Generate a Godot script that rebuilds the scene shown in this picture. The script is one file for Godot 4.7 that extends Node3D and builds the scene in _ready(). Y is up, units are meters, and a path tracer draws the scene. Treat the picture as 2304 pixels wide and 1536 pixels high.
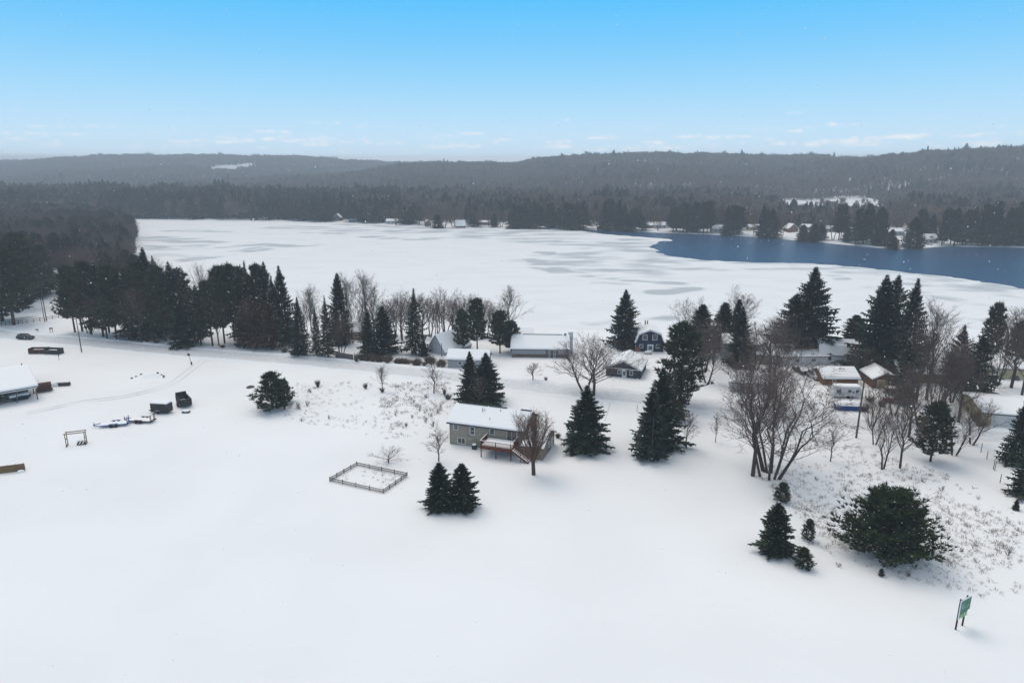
extends Node3D
# Snow-covered lakeside settlement seen from the air: field, house with deck, road, frozen lake, wooded hills.

# ---------------------------------------------------------------- camera geometry (pixel -> direction; distance comes from the ground)
const FOC := 1536.0
const CAM_H := 50.0
const HORIZON_ROW := 380.0
var pitch := atan((768.0 - HORIZON_ROW) / FOC)
var fwd := Vector3(0, -sin(pitch), -cos(pitch))
var upv := Vector3(0, cos(pitch), -sin(pitch))
const LAKE_Y := -4.0
var M := {}
var used := {}
var rng := RandomNumberGenerator.new()
var n_field := FastNoiseLite.new()
var n_hill := FastNoiseLite.new()
var lake_poly := PackedVector2Array()
var sd := PackedFloat32Array()
const SX0 := -1000.0
const SD0 := 120.0
const SC := 10.0
const SNX := 240
const SND := 110
var ridges := []
var road_pts := PackedVector2Array()
var flat_spots := []

func ray(px: float, py: float) -> Vector3:
	return fwd + Vector3.RIGHT * ((px - 1152.0) / FOC) + upv * ((768.0 - py) / FOC)

func on_plane(px: float, py: float, y: float) -> Vector3:
	var d := ray(px, py)
	return Vector3(0, CAM_H, 0) + d * ((y - CAM_H) / d.y)

func P(px: float, py: float, lift := 0.0) -> Vector3:
	var d := ray(px, py)
	var t: float = -CAM_H / d.y
	for i in 24:
		var q := d * t
		var h: float = hgt(q.x, -q.z) + lift
		t = lerpf(t, (h - CAM_H) / d.y, 0.7)
	var r := Vector3(0, CAM_H, 0) + d * t
	r.y = hgt(r.x, -r.z)
	return r

func top_y(at: Vector3, row: float) -> float:      # world height of the point above `at` that shows in that row
	var k := (768.0 - row) / FOC
	var dd := -at.z
	return CAM_H + dd * (k * cos(pitch) - sin(pitch)) / (cos(pitch) + k * sin(pitch))

func depth_of(at: Vector3) -> float:
	return (at - Vector3(0, CAM_H, 0)).dot(fwd)

# ---------------------------------------------------------------- terrain
func sstep(a: float, b: float, x: float) -> float:
	var t := clampf((x - a) / (b - a), 0, 1)
	return t * t * (3 - 2 * t)

func lake_dist(x: float, d: float) -> float:       # metres outside the lake (negative inside)
	var fx := (x - SX0) / SC
	var fd := (d - SD0) / SC
	fx = clampf(fx, 0, SNX - 1.001)
	fd = clampf(fd, 0, SND - 1.001)
	var i := int(fx)
	var j := int(fd)
	var u := fx - i
	var v := fd - j
	var k := j * SNX + i
	return lerpf(lerpf(sd[k], sd[k + 1], u), lerpf(sd[k + SNX], sd[k + SNX + 1], u), v)

func make_lake_field():
	sd.resize(SNX * SND)
	var n := lake_poly.size()
	for j in SND:
		for i in SNX:
			var p := Vector2(SX0 + i * SC, SD0 + j * SC)
			var best := 1e12
			for e in n:
				var q := Geometry2D.get_closest_point_to_segment(p, lake_poly[e], lake_poly[(e + 1) % n])
				best = minf(best, q.distance_squared_to(p))
			best = sqrt(best)
			if Geometry2D.is_point_in_polygon(p, lake_poly):
				best = -best
			sd[j * SNX + i] = best

func ridge_h(x: float, d: float) -> float:
	var y := 0.0
	for r in ridges:
		var xs: PackedFloat32Array = r.x
		var ys: PackedFloat32Array = r.y
		if x <= xs[0] - r.w or x >= xs[-1] + r.w:
			continue
		var yy := 0.0
		if x <= xs[0]:
			yy = ys[0] * (1.0 - sstep(0, r.w, xs[0] - x))
		elif x >= xs[-1]:
			yy = ys[-1] * (1.0 - sstep(0, r.w, x - xs[-1]))
		else:
			var i := xs.bsearch(x)
			i = clampi(i, 1, xs.size() - 1)
			yy = lerpf(ys[i - 1], ys[i], (x - xs[i - 1]) / (xs[i] - xs[i - 1]))
		var off: float = (d - r.d) / (r.w if d < r.d else r.w * 1.2)
		if absf(off) < 2.2:
			y = maxf(y, yy * exp(-off * off * 1.4))
	return y

func hgt(x: float, d: float) -> float:
	var s := lake_dist(x, d)
	var y := 0.0
	if s < 0.0:
		y = LAKE_Y - 0.4 - minf(3.0, -s * 0.2)
	else:
		y = LAKE_Y - 0.4 + 0.9 * sstep(0, 5, s) + 3.5 * sstep(4, 46, s)
	if d > 560:
		var f := sstep(20, 200, s) * sstep(560, 820, d)
		y += f * (4.0 + 4.0 * n_hill.get_noise_2d(x, d))
		if d > 800:
			var meadow := 1.0 - 0.84 * exp(-pow((x - 440.0) / 190.0, 2.0) - pow((d - 1010.0) / 120.0, 2.0))
			y = maxf(y, meadow * (ridge_h(x, d) + 7.0 * n_hill.get_noise_2d(x * 1.3, d * 1.3)) * sstep(850, 1150, d))
	if d < 420 and s > 6.0:
		var k := road_mask(x, d)
		y += 0.28 * n_field.get_noise_2d(x, d) * k
	return y

func road_mask(x: float, d: float) -> float:
	var p := Vector2(x, d)
	var best := 60.0
	for i in road_pts.size() - 1:
		var q := Geometry2D.get_closest_point_to_segment(p, road_pts[i], road_pts[i + 1])
		best = minf(best, q.distance_to(p))
	return sstep(4.5, 14.0, best)

# ---------------------------------------------------------------- mesh builder
class MB:
	var v := PackedVector3Array()
	var n := PackedVector3Array()
	var c := PackedColorArray()
	var col := Color(1, 1, 1)
	var xf := Transform3D.IDENTITY
	func tri(a: Vector3, b: Vector3, d: Vector3):
		a = xf * a
		b = xf * b
		d = xf * d
		var m := (d - a).cross(b - a)
		if m.length_squared() < 1e-18:
			return
		m = m.normalized()
		v.append(a); v.append(b); v.append(d)
		n.append(m); n.append(m); n.append(m)
		c.append(col); c.append(col); c.append(col)
	func quad(a: Vector3, b: Vector3, d: Vector3, e: Vector3):
		tri(a, b, d)
		tri(a, d, e)
	func box(ctr: Vector3, size: Vector3, turn := Basis.IDENTITY):
		var p := []
		for i in 8:
			p.append(ctr + turn * (Vector3((i & 1) - 0.5, ((i >> 1) & 1) - 0.5, ((i >> 2) & 1) - 0.5) * size))
		quad(p[4], p[6], p[7], p[5]); quad(p[1], p[3], p[2], p[0])
		quad(p[5], p[7], p[3], p[1]); quad(p[0], p[2], p[6], p[4])
		quad(p[6], p[2], p[3], p[7]); quad(p[0], p[4], p[5], p[1])
	func cbox(ctr: Vector3, size: Vector3, ch := 0.04, turn := Basis.IDENTITY):   # box with chamfered vertical and top edges
		var h := size * 0.5
		ch = minf(ch, minf(h.x, minf(h.y, h.z)) * 0.8)
		var ring := func(k: float, y: float):
			var o := []
			var a := h.x - k
			var b := h.z - k
			var e := ch * 0.8
			for q in [Vector2(a - e, b), Vector2(a, b - e), Vector2(a, -b + e), Vector2(a - e, -b), Vector2(-a + e, -b), Vector2(-a, -b + e), Vector2(-a, b - e), Vector2(-a + e, b)]:
				o.append(ctr + turn * Vector3(q.x, y, q.y))
			return o
		var r0: Array = ring.call(0.0, -h.y)
		var r1: Array = ring.call(0.0, h.y - ch)
		var r2: Array = ring.call(ch, h.y)
		for i in 8:
			var j := (i + 1) % 8
			quad(r0[i], r1[i], r1[j], r0[j])
			quad(r1[i], r2[i], r2[j], r1[j])
			if i > 0 and i < 7:
				tri(r2[0], r2[i + 1], r2[i])
				tri(r0[0], r0[i], r0[i + 1])
	func tube(a: Vector3, b: Vector3, ra: float, rb: float, sides := 6, caps := false):
		var d := b - a
		if d.length_squared() < 1e-10:
			return
		d = d.normalized()
		var s := d.cross(Vector3.UP if absf(d.y) < 0.9 else Vector3.RIGHT).normalized()
		var t := d.cross(s)
		for i in sides:
			var a0 := TAU * i / sides
			var a1 := TAU * (i + 1) / sides
			var e0 := s * cos(a0) + t * sin(a0)
			var e1 := s * cos(a1) + t * sin(a1)
			var i0 := v.size()
			quad(a + e0 * ra, a + e1 * ra, b + e1 * rb, b + e0 * rb)
			if caps:
				tri(b, b + e0 * rb, b + e1 * rb)
				tri(a, a + e1 * ra, a + e0 * ra)
	func beam(a: Vector3, b: Vector3, w: float, h: float):
		var d := b - a
		var l := d.length()
		var z := d / l
		var x := Vector3.UP.cross(z)
		if x.length() < 0.01:
			x = Vector3.RIGHT
		x = x.normalized()
		box((a + b) * 0.5, Vector3(w, h, l), Basis(x, z.cross(x), z))
	func blade(a: Vector3, b: Vector3, w: float, side: Vector3):
		var s := side.normalized() * w
		tri(a - s, b, a + s)
	func prism(poly: Array, x0: float, x1: float):     # polygon of Vector2(z, y), extruded along x
		var k := poly.size()
		var pp := PackedVector2Array()
		for q in poly:
			pp.append(q)
		var cw := Geometry2D.is_polygon_clockwise(pp)
		var ix := Geometry2D.triangulate_polygon(pp)
		for i in k:
			var p: Vector2 = pp[i]
			var q: Vector2 = pp[(i + 1) % k]
			if cw:
				quad(Vector3(x0, p.y, p.x), Vector3(x0, q.y, q.x), Vector3(x1, q.y, q.x), Vector3(x1, p.y, p.x))
			else:
				quad(Vector3(x0, p.y, p.x), Vector3(x1, p.y, p.x), Vector3(x1, q.y, q.x), Vector3(x0, q.y, q.x))
		for i in range(0, ix.size(), 3):
			var a: Vector2 = pp[ix[i]]
			var b: Vector2 = pp[ix[i + 1]]
			var e: Vector2 = pp[ix[i + 2]]
			var flip := (b - a).cross(e - a) > 0
			for x in [x0, x1]:
				var f: bool = flip == (x == x0)
				if f:
					tri(Vector3(x, a.y, a.x), Vector3(x, e.y, e.x), Vector3(x, b.y, b.x))
				else:
					tri(Vector3(x, a.y, a.x), Vector3(x, b.y, b.x), Vector3(x, e.y, e.x))
	func mesh() -> ArrayMesh:
		var arr := []
		arr.resize(Mesh.ARRAY_MAX)
		arr[Mesh.ARRAY_VERTEX] = v
		arr[Mesh.ARRAY_NORMAL] = n
		arr[Mesh.ARRAY_COLOR] = c
		var am := ArrayMesh.new()
		if v.size() > 0:
			am.add_surface_from_arrays(Mesh.PRIMITIVE_TRIANGLES, arr)
		return am

# ---------------------------------------------------------------- objects
func numbered(called: String) -> String:
	var k: int = used.get(called, 0)
	used[called] = k + 1
	return called if k == 0 else "%s_%03d" % [called, k]

func thing(called: String, label: String, category: String, at := Vector3.ZERO, turn := 0.0, group := "") -> Node3D:
	var o := Node3D.new()
	o.name = numbered(called)
	add_child(o)
	o.position = at
	o.rotation.y = turn
	o.set_meta("label", label)
	o.set_meta("category", category)
	if group:
		o.set_meta("group", group)
	return o

func part(called: String, mesh, mat: Material, parent: Node, at := Vector3.ZERO, turn := 0.0) -> MeshInstance3D:
	var o := MeshInstance3D.new()
	o.name = called
	o.mesh = mesh.mesh() if mesh is MB else mesh
	o.material_override = mat
	parent.add_child(o, true)
	o.position = at
	o.rotation.y = turn
	return o

func solo(called: String, mesh, mat: Material, label := "", category := "", group := "", kind := "") -> MeshInstance3D:
	var o := part(numbered(called), mesh, mat, self)
	if label: o.set_meta("label", label)
	if category: o.set_meta("category", category)
	if group: o.set_meta("group", group)
	if kind: o.set_meta("kind", kind)
	return o

func lin(r: float, g: float, b: float) -> Color:
	return Color(r, g, b).linear_to_srgb()

func mat(called: String, r: float, g: float, b: float, rough := 0.9, opts := {}) -> StandardMaterial3D:
	var m := StandardMaterial3D.new()
	m.albedo_color = lin(r, g, b)
	m.roughness = rough
	m.metallic_specular = opts.get("spec", 0.3)
	m.metallic = opts.get("metal", 0.0)
	if opts.get("vc", false):
		m.vertex_color_use_as_albedo = true
	if opts.has("tex"):                      # grain: triplanar noise around 1
		var o: Dictionary = opts.tex
		m.albedo_texture = grain(o.get("seed", 1), o.get("f", 0.02), o.get("lo", 0.8), o.get("hi", 1.0), o.get("oct", 4))
		m.uv1_triplanar = true
		m.uv1_world_triplanar = o.get("world", false)
		m.uv1_scale = o.get("scale", Vector3.ONE * 0.5)
	M[called] = m
	return m

var grains := {}
func grain(sd_: int, f: float, lo: float, hi: float, oct := 4) -> Texture2D:
	var key := [sd_, f, lo, hi]
	if grains.has(key):
		return grains[key]
	var nz := FastNoiseLite.new()
	nz.seed = sd_
	nz.frequency = f
	nz.fractal_octaves = oct
	var im := nz.get_seamless_image(256, 256)
	im.convert(Image.FORMAT_RGB8)
	for y in 256:
		for x in 256:
			var k := lerpf(lo, hi, im.get_pixel(x, y).r)
			im.set_pixel(x, y, Color(k, k, k))
	var t := ImageTexture.create_from_image(im)
	grains[key] = t
	return t

# ---------------------------------------------------------------- sky, light, camera
const FOG := 0.00045
func sky_color(el: float) -> Color:            # clear air low over the hills, azure higher (linear); seen through the haze below the ridge tops
	var stops := [[0.0, Color8(222, 241, 255)], [1.2, Color8(216, 239, 255)], [2.8, Color8(202, 234, 255)], [6.1, Color8(163, 220, 255)], [9.3, Color8(126, 206, 255)], [12.4, Color8(94, 197, 255)], [20.0, Color8(84, 186, 246)], [90.0, Color8(84, 186, 246)]]
	var c := Color.WHITE
	for i in stops.size() - 1:
		if el <= stops[i + 1][0]:
			var t: float = (el - stops[i][0]) / (stops[i + 1][0] - stops[i][0])
			c = stops[i][1].lerp(stops[i + 1][1], clampf(t, 0, 1))
			break
	c = c.srgb_to_linear()
	return through_haze(c, el)

func through_haze(c: Color, el: float) -> Color:
	var t := exp(-FOG * minf(70.0 / maxf(sin(deg_to_rad(el)), 0.01), 4200.0))
	var air := Color(0.30, 0.345, 0.40)
	var o := Color((c.r - air.r * (1 - t)) / t, (c.g - air.g * (1 - t)) / t, (c.b - air.b * (1 - t)) / t)
	return Color(clampf(o.r, 0.05, 3.0), clampf(o.g, 0.05, 3.3), clampf(o.b, 0.05, 3.6))

func make_sky() -> ImageTexture:
	var deck := FastNoiseLite.new()
	deck.seed = 5
	deck.frequency = 0.9
	deck.fractal_octaves = 5
	var puff := FastNoiseLite.new()
	puff.seed = 21
	puff.frequency = 1.0
	puff.fractal_octaves = 5
	var big := FastNoiseLite.new()
	big.seed = 8
	big.frequency = 1.0
	big.fractal_octaves = 2
	# upper sky: a pale snow-cloud deck that thins out towards the clear low sky
	var w := 768
	var h := 384
	var im := Image.create(w, h, false, Image.FORMAT_RGBF)
	for y in h:
		var el := 90.0 - 180.0 * (y + 0.5) / h
		if el < 0:
			im.fill_rect(Rect2i(0, y, w, 1), Color(0.60, 0.64, 0.68))
			continue
		var clear := sky_color(el)
		for x in w:
			var az := TAU * ((x + 0.5) / w - 0.5)
			var c := clear
			if el > 9:
				var e := deg_to_rad(el)
				var q := Vector2(sin(az), -cos(az)) / maxf(tan(e), 0.12)
				var nn := deck.get_noise_2d(q.x, q.y)
				var cover := clampf((el - 16.0) / 16.0 + nn * 0.7, 0, 1)
				cover = cover * cover * (3 - 2 * cover)
				var k := 0.905 + 0.05 * deck.get_noise_2d(q.x * 2.0 + 9, q.y * 2.0)
				c = clear.lerp(Color(k * 0.985, k * 0.988, k * 0.995).srgb_to_linear(), cover * 0.94)
			im.set_pixel(x, y, c)
	im.resize(3072, 1536, Image.INTERPOLATE_CUBIC)
	# low band: thin fair-weather streaks just above the hills
	var y0 := int(1536 * (90.0 - 9.0) / 180.0)
	for y in range(y0, 768):
		var el := 90.0 - 180.0 * (y + 0.5) / 1536
		var clear := sky_color(el)
		for x in 3072:
			var az := TAU * ((x + 0.5) / 3072.0 - 0.5)
			var c := clear
			if el < 5.0 and el > 0.2:
				var a := az * 40.0
				var e := el * 4.2
				var nn := puff.get_noise_3d(a * 0.55, e * 1.5, 0.0) * 0.75 + 0.45 * puff.get_noise_3d(a * 2.2, e * 3.4, 7.0)
				var band := exp(-pow((el - 2.0) / 0.95, 2.0))
				var field := big.get_noise_2d(a * 0.16, e * 0.4)
				var cov := clampf((nn + band * 0.52 + field * 0.6 - 0.68) * 3.0, 0, 1)
				c = clear.lerp(through_haze(Color(1.0, 1.0, 1.0), el), cov * 0.9)
			im.set_pixel(x, y, c)
	return ImageTexture.create_from_image(im)

func make_light():
	var cam := Camera3D.new()
	cam.name = "camera"
	cam.fov = 2.0 * rad_to_deg(atan(768.0 / FOC))
	cam.near = 0.5
	cam.far = 20000.0
	add_child(cam)
	cam.position = Vector3(0, CAM_H, 0)
	cam.rotation.x = -pitch
	cam.current = true
	var env := Environment.new()
	env.background_mode = Environment.BG_SKY
	var sky := Sky.new()
	var pm := PanoramaSkyMaterial.new()
	pm.panorama = make_sky()
	pm.energy_multiplier = 1.0
	sky.sky_material = pm
	env.sky = sky
	env.tonemap_mode = Environment.TONE_MAPPER_LINEAR
	env.tonemap_exposure = 1.0
	env.sdfgi_enabled = true
	env.ssao_enabled = true
	env.ssil_enabled = true
	env.fog_enabled = true
	env.fog_density = FOG
	env.fog_light_color = Color(0.94, 0.965, 1.0)
	var we := WorldEnvironment.new()
	we.name = "world_environment"
	we.environment = env
	add_child(we)
	var sun := DirectionalLight3D.new()
	sun.name = "sun"
	sun.light_energy = 0.5
	sun.light_color = Color(1.0, 0.95, 0.88)
	sun.light_angular_distance = 40.0
	sun.shadow_enabled = true
	add_child(sun)
	sun.look_at_from_position(Vector3.ZERO, -Vector3(-0.35, 1.0, -0.45))

# ---------------------------------------------------------------- ground, lake, road, hills
func px_poly(a: Array, y: float) -> PackedVector2Array:
	var o := PackedVector2Array()
	for q in a:
		var p := on_plane(q[0], q[1], y)
		o.append(Vector2(p.x, -p.z))
	return o

func smooth_line(p: PackedVector2Array, sub := 6) -> PackedVector2Array:
	var o := PackedVector2Array()
	for i in p.size() - 1:
		var a := p[maxi(i - 1, 0)]
		var d := p[mini(i + 2, p.size() - 1)]
		for k in sub:
			o.append(p[i].cubic_interpolate(p[i + 1], a, d, float(k) / sub))
	o.append(p[-1])
	return o

func make_layout():
	n_field.seed = 3
	n_field.frequency = 0.035
	n_field.fractal_octaves = 3
	n_hill.seed = 11
	n_hill.frequency = 0.004
	n_hill.fractal_octaves = 3
	lake_poly = px_poly([[318, 540], [310, 560], [322, 588], [304, 612], [330, 650], [420, 672], [520, 690], [700, 716], [900, 731], [1150, 737], [1400, 741], [1600, 738], [1800, 735], [2000, 735], [2304, 742], [2520, 748],
		[2540, 566], [2304, 557], [2200, 556], [2130, 555], [2080, 558], [2030, 561], [1960, 556], [1850, 546], [1700, 533], [1550, 526], [1400, 520], [1300, 517], [1180, 514], [1100, 512], [1040, 513], [960, 511], [900, 507], [840, 504], [760, 500], [560, 496], [318, 493], [150, 492], [120, 497], [290, 503], [304, 522]], LAKE_Y)
	make_lake_field()
	var rp := px_poly([[-420, 690], [-150, 722], [0, 752], [200, 771], [430, 793], [640, 809], [830, 827], [980, 842], [1120, 860], [1250, 876], [1420, 894], [1600, 912], [1800, 934], [1950, 955], [2150, 975], [2304, 988], [2600, 1006]], 0.0)
	road_pts = smooth_line(rp, 3)
	# wooded ridges: crest rows are tree tops, ground lies 14 m lower
	for r in [
		[3000.0, 1000.0, [[-500, 372], [-200, 366], [0, 360], [150, 361], [230, 350], [280, 346], [380, 347], [480, 346], [560, 349], [680, 349], [760, 356], [860, 362], [1000, 366], [1200, 374], [1500, 378]]],
		[2250.0, 600.0, [[-500, 405], [-200, 402], [0, 394], [200, 381], [400, 370], [550, 379], [700, 388], [900, 384], [1000, 388], [1150, 398]]],
		[1950.0, 620.0, [[780, 388], [880, 371], [950, 363], [1040, 363], [1160, 362], [1200, 355], [1280, 347], [1450, 341], [1600, 343], [1700, 347], [1840, 347], [1900, 353], [2050, 352], [2304, 352], [2700, 352]]],
		[1500.0, 330.0, [[1080, 408], [1180, 392], [1260, 380], [1340, 370], [1480, 366], [1600, 371], [1700, 385], [1800, 402]]],
		[1450.0, 420.0, [[1640, 405], [1780, 378], [1880, 362], [1940, 354], [1990, 346], [2060, 339], [2100, 336], [2200, 329], [2304, 325], [2500, 322], [2900, 330]]],
		[1130.0, 200.0, [[1180, 445], [1300, 434], [1400, 423], [1500, 420], [1620, 423], [1700, 436]]],
		[1120.0, 210.0, [[2040, 442], [2120, 425], [2300, 415], [2600, 410]]]]:
		var xs := PackedFloat32Array()
		var ys := PackedFloat32Array()
		for q in r[2]:
			var dir := ray(q[0], q[1])
			var t: float = r[0] / -dir.z
			xs.append(dir.x * t)
			ys.append(maxf(CAM_H + dir.y * t - 14.0, 2.0))
		ridges.append({"d": r[0], "w": r[1], "x": xs, "y": ys})

func grow_steps(a: float, b: float, s0: float, g: float) -> PackedFloat32Array:
	var o := PackedFloat32Array()
	var p := a
	var s := s0
	while p < b:
		o.append(p)
		p += s
		s *= g
	o.append(b)
	return o

func make_ground():
	var xs := PackedFloat32Array()
	var side := grow_steps(300, 5200, 7, 1.045)
	for i in range(side.size() - 1, 0, -1):
		xs.append(-side[i])
	var x := -300.0
	while x <= 300.0:
		xs.append(x)
		x += 4.0
	for i in range(1, side.size()):
		xs.append(side[i])
	var ds := PackedFloat32Array()
	for k in [-2500.0, -1200.0, -500.0, -200.0, -80.0, 0.0, 30.0]:
		ds.append(k)
	var dd := 40.0
	while dd < 320.0:
		ds.append(dd)
		dd += 4.0
	for k in grow_steps(320, 5200, 6, 1.022):
		ds.append(k)
	var nx := xs.size()
	var nd := ds.size()
	var v := PackedVector3Array()
	var ix := PackedInt32Array()
	v.resize(nx * nd)
	for j in nd:
		for i in nx:
			v[j * nx + i] = Vector3(xs[i], hgt(xs[i], ds[j]) if ds[j] > 0 else 0.0, -ds[j])
	for j in nd - 1:
		for i in nx - 1:
			var a := j * nx + i
			ix.append_array([a, a + nx, a + 1, a + 1, a + nx, a + nx + 1])
	var st := SurfaceTool.new()
	st.begin(Mesh.PRIMITIVE_TRIANGLES)
	var arr := []
	arr.resize(Mesh.ARRAY_MAX)
	arr[Mesh.ARRAY_VERTEX] = v
	arr[Mesh.ARRAY_INDEX] = ix
	var am := ArrayMesh.new()
	am.add_surface_from_arrays(Mesh.PRIMITIVE_TRIANGLES, arr)
	st.create_from(am, 0)
	st.generate_normals()
	solo("ground", st.commit(), M.snow, "", "", "", "structure")

func flat_sheet(poly: PackedVector2Array, y: float, uvrect := Rect2()) -> ArrayMesh:
	var ix := Geometry2D.triangulate_polygon(poly)
	for i in range(0, ix.size(), 3):          # clockwise seen from above
		var a := poly[ix[i]]
		if (poly[ix[i + 1]] - a).cross(poly[ix[i + 2]] - a) > 0:
			var k := ix[i + 1]
			ix[i + 1] = ix[i + 2]
			ix[i + 2] = k
	var v := PackedVector3Array()
	var n := PackedVector3Array()
	var uv := PackedVector2Array()
	for p in poly:
		v.append(Vector3(p.x, y, -p.y))
		n.append(Vector3.UP)
		uv.append((p - uvrect.position) / uvrect.size if uvrect.size.x > 0 else p)
	var arr := []
	arr.resize(Mesh.ARRAY_MAX)
	arr[Mesh.ARRAY_VERTEX] = v
	arr[Mesh.ARRAY_NORMAL] = n
	arr[Mesh.ARRAY_TEX_UV] = uv
	var tang := PackedFloat32Array()
	for p in poly:
		tang.append_array([1, 0, 0, 1])
	arr[Mesh.ARRAY_TANGENT] = tang
	arr[Mesh.ARRAY_INDEX] = ix
	var am := ArrayMesh.new()
	am.add_surface_from_arrays(Mesh.PRIMITIVE_TRIANGLES, arr)
	return am

func make_lake():
	var ice_px := [[150, 600], [290, 640], [400, 690], [520, 712], [700, 735], [900, 750], [1150, 756], [1400, 760], [1600, 757], [1800, 754], [2000, 754], [2304, 762], [2560, 770], [2560, 694], [2450, 672]]
	var edge := px_poly([[2560, 694], [2450, 672], [2304, 648], [2200, 633], [2060, 615], [1920, 601], [1800, 592], [1650, 588], [1560, 583], [1505, 574], [1482, 565], [1472, 555], [1474, 547], [1492, 543], [1514, 540], [1480, 536], [1420, 531], [1352, 526]], LAKE_Y)
	edge = smooth_line(edge, 24)
	var er := FastNoiseLite.new()
	er.seed = 4
	er.frequency = 0.045
	# even steps along the edge, then frayed; less where fraying would make it cross itself
	var even := PackedVector2Array([edge[0]])
	for p in edge:
		if p.distance_to(even[-1]) > 3.5:
			even.append(p)
	var poly := PackedVector2Array()
	for amp in [1.0, 0.7, 0.4, 0.2, 0.0]:
		poly = px_poly(ice_px.slice(0, 13), LAKE_Y)
		for i in even.size():
			var p := even[i]
			var k: float = clampf(mini(i, even.size() - 1 - i) / 5.0, 0, 1) * amp
			poly.append(p + Vector2(er.get_noise_2d(p.x, p.y), er.get_noise_2d(p.x + 300, p.y) * 0.8) * 7.0 * k + Vector2(er.get_noise_2d(p.x * 3.0, p.y * 3.0), er.get_noise_2d(p.x * 3.0 + 90, p.y * 3.0)) * 2.6 * k)
		for q in px_poly([[1250, 510], [1040, 503], [900, 498], [760, 490], [560, 488], [318, 486], [60, 484]], LAKE_Y):
			poly.append(q)
		if Geometry2D.triangulate_polygon(poly).size() > 0:
			break
	var rect := Rect2(-720, 190, 1440, 860)
	# slush and bare-ice streaks: strokes in metres on the lake, broken up by noise
	var strokes := [
		[[[375, 520], [430, 519], [500, 521]], 9.0, 0.8], [[[325, 535], [400, 538], [450, 547], [400, 556], [330, 558]], 16.0, 0.75], [[[420, 585], [500, 572], [600, 556], [690, 551]], 10.0, 0.95], [[[500, 556], [600, 549], [680, 551]], 6.0, 1.0], [[[345, 575], [420, 582]], 14.0, 0.6],
		[[[650, 512], [760, 516], [900, 520], [1010, 518], [1150, 524], [1290, 522]], 26.0, 0.62], [[[690, 523], [760, 525]], 8.0, 0.7], [[[760, 505], [900, 511], [1060, 519]], 8.0, 0.8], [[[830, 533], [920, 538], [1010, 536]], 9.0, 0.9], [[[940, 520], [1000, 522], [1020, 522]], 6.0, 1.7],
		[[[1060, 532], [1200, 540], [1300, 548], [1420, 552]], 22.0, 0.6], [[[1225, 568], [1200, 580], [1215, 598], [1260, 612], [1340, 620], [1420, 628]], 8.0, 1.0], [[[1230, 585], [1330, 575], [1440, 580]], 22.0, 0.5], [[[1300, 545], [1400, 560], [1440, 600], [1400, 612]], 26.0, 0.5],
		[[[1390, 610], [1500, 608], [1600, 606]], 9.0, 0.6], [[[1240, 600], [1300, 590], [1380, 592], [1450, 600]], 12.0, 0.55], [[[1420, 540], [1460, 560], [1470, 580]], 14.0, 0.5], [[[1150, 530], [1260, 545], [1330, 552]], 10.0, 0.7], [[[1345, 638], [1400, 640]], 5.0, 1.0], [[[1450, 630], [1520, 640], [1550, 648], [1480, 658]], 7.0, 0.9], [[[1330, 726], [1400, 722], [1450, 724], [1500, 718]], 5.0, 0.9],
		[[[1700, 602], [1850, 606], [2000, 618], [2150, 640], [2300, 662]], 10.0, 0.5], [[[1880, 622], [1910, 635], [1950, 645]], 5.0, 0.8], [[[2050, 640], [2200, 655], [2304, 668]], 6.0, 0.5], [[[2170, 722], [2260, 715]], 6.0, 0.7], [[[2080, 660], [2200, 685]], 5.0, 0.5]]
	strokes.append([[[2304, 652], [2200, 636], [2060, 618], [1920, 604], [1800, 595], [1650, 591], [1560, 586], [1505, 577], [1480, 567], [1468, 556], [1470, 547]], 5.0, 0.7])
	var w := 1440
	var h := 860
	var mask := PackedFloat32Array()
	mask.resize(w * h)
	var wob := FastNoiseLite.new()
	wob.seed = 9
	wob.frequency = 0.02
	for s in strokes:
		var ln := px_poly(s[0], LAKE_Y)
		var lo := ln[0]
		var hi := ln[0]
		for q in ln:
			lo = lo.min(q)
			hi = hi.max(q)
		var m: float = s[1] * 1.8
		for j in range(maxi(0, int(lo.y - m - rect.position.y)), mini(h, int(hi.y + m - rect.position.y))):
			for i in range(maxi(0, int(lo.x - m - rect.position.x)), mini(w, int(hi.x + m - rect.position.x))):
				var p := Vector2(rect.position.x + i, rect.position.y + j)
				var best := 1e9
				for k in ln.size() - 1:
					best = minf(best, Geometry2D.get_closest_point_to_segment(p, ln[k], ln[k + 1]).distance_squared_to(p))
				best = sqrt(best) / s[1]
				if best < 1.6:
					best += 0.45 * wob.get_noise_2d(p.x * 0.8, p.y * 2.0)
					var k2: int = j * w + i
					mask[k2] = maxf(mask[k2], s[2] * (1.0 - sstep(0.55, 1.25, best)))
	var fine := FastNoiseLite.new()
	fine.seed = 17
	fine.frequency = 0.03
	fine.fractal_octaves = 4
	var im := Image.create(w, h, false, Image.FORMAT_RGB8)
	var white := lin(0.80, 0.81, 0.83)
	im.fill(white)
	var slush := lin(0.43, 0.465, 0.50)
	for j in h:
		for i in w:
			var m := mask[j * w + i]
			var f := fine.get_noise_2d(i * 0.75, j * 1.5)
			var t := clampf(m * (0.62 + 2.0 * f) + 0.07 * clampf(f * 3.0, 0, 1), 0, 0.85)
			if t > 0.004:
				im.set_pixel(i, j, white.lerp(slush, t))
	var mt := StandardMaterial3D.new()
	mt.albedo_texture = ImageTexture.create_from_image(im)
	mt.roughness = 0.85
	mt.metallic_specular = 0.2
	solo("frozen_lake", flat_sheet(poly, LAKE_Y, rect), mt, "", "", "", "structure")
	# open water under and beyond the ice edge
	var wp := px_poly([[1150, 545], [1500, 660], [2650, 760], [2700, 545], [2304, 545], [2030, 548], [1850, 536], [1700, 524], [1550, 517], [1400, 512], [1150, 508]], LAKE_Y - 0.12)
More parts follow.
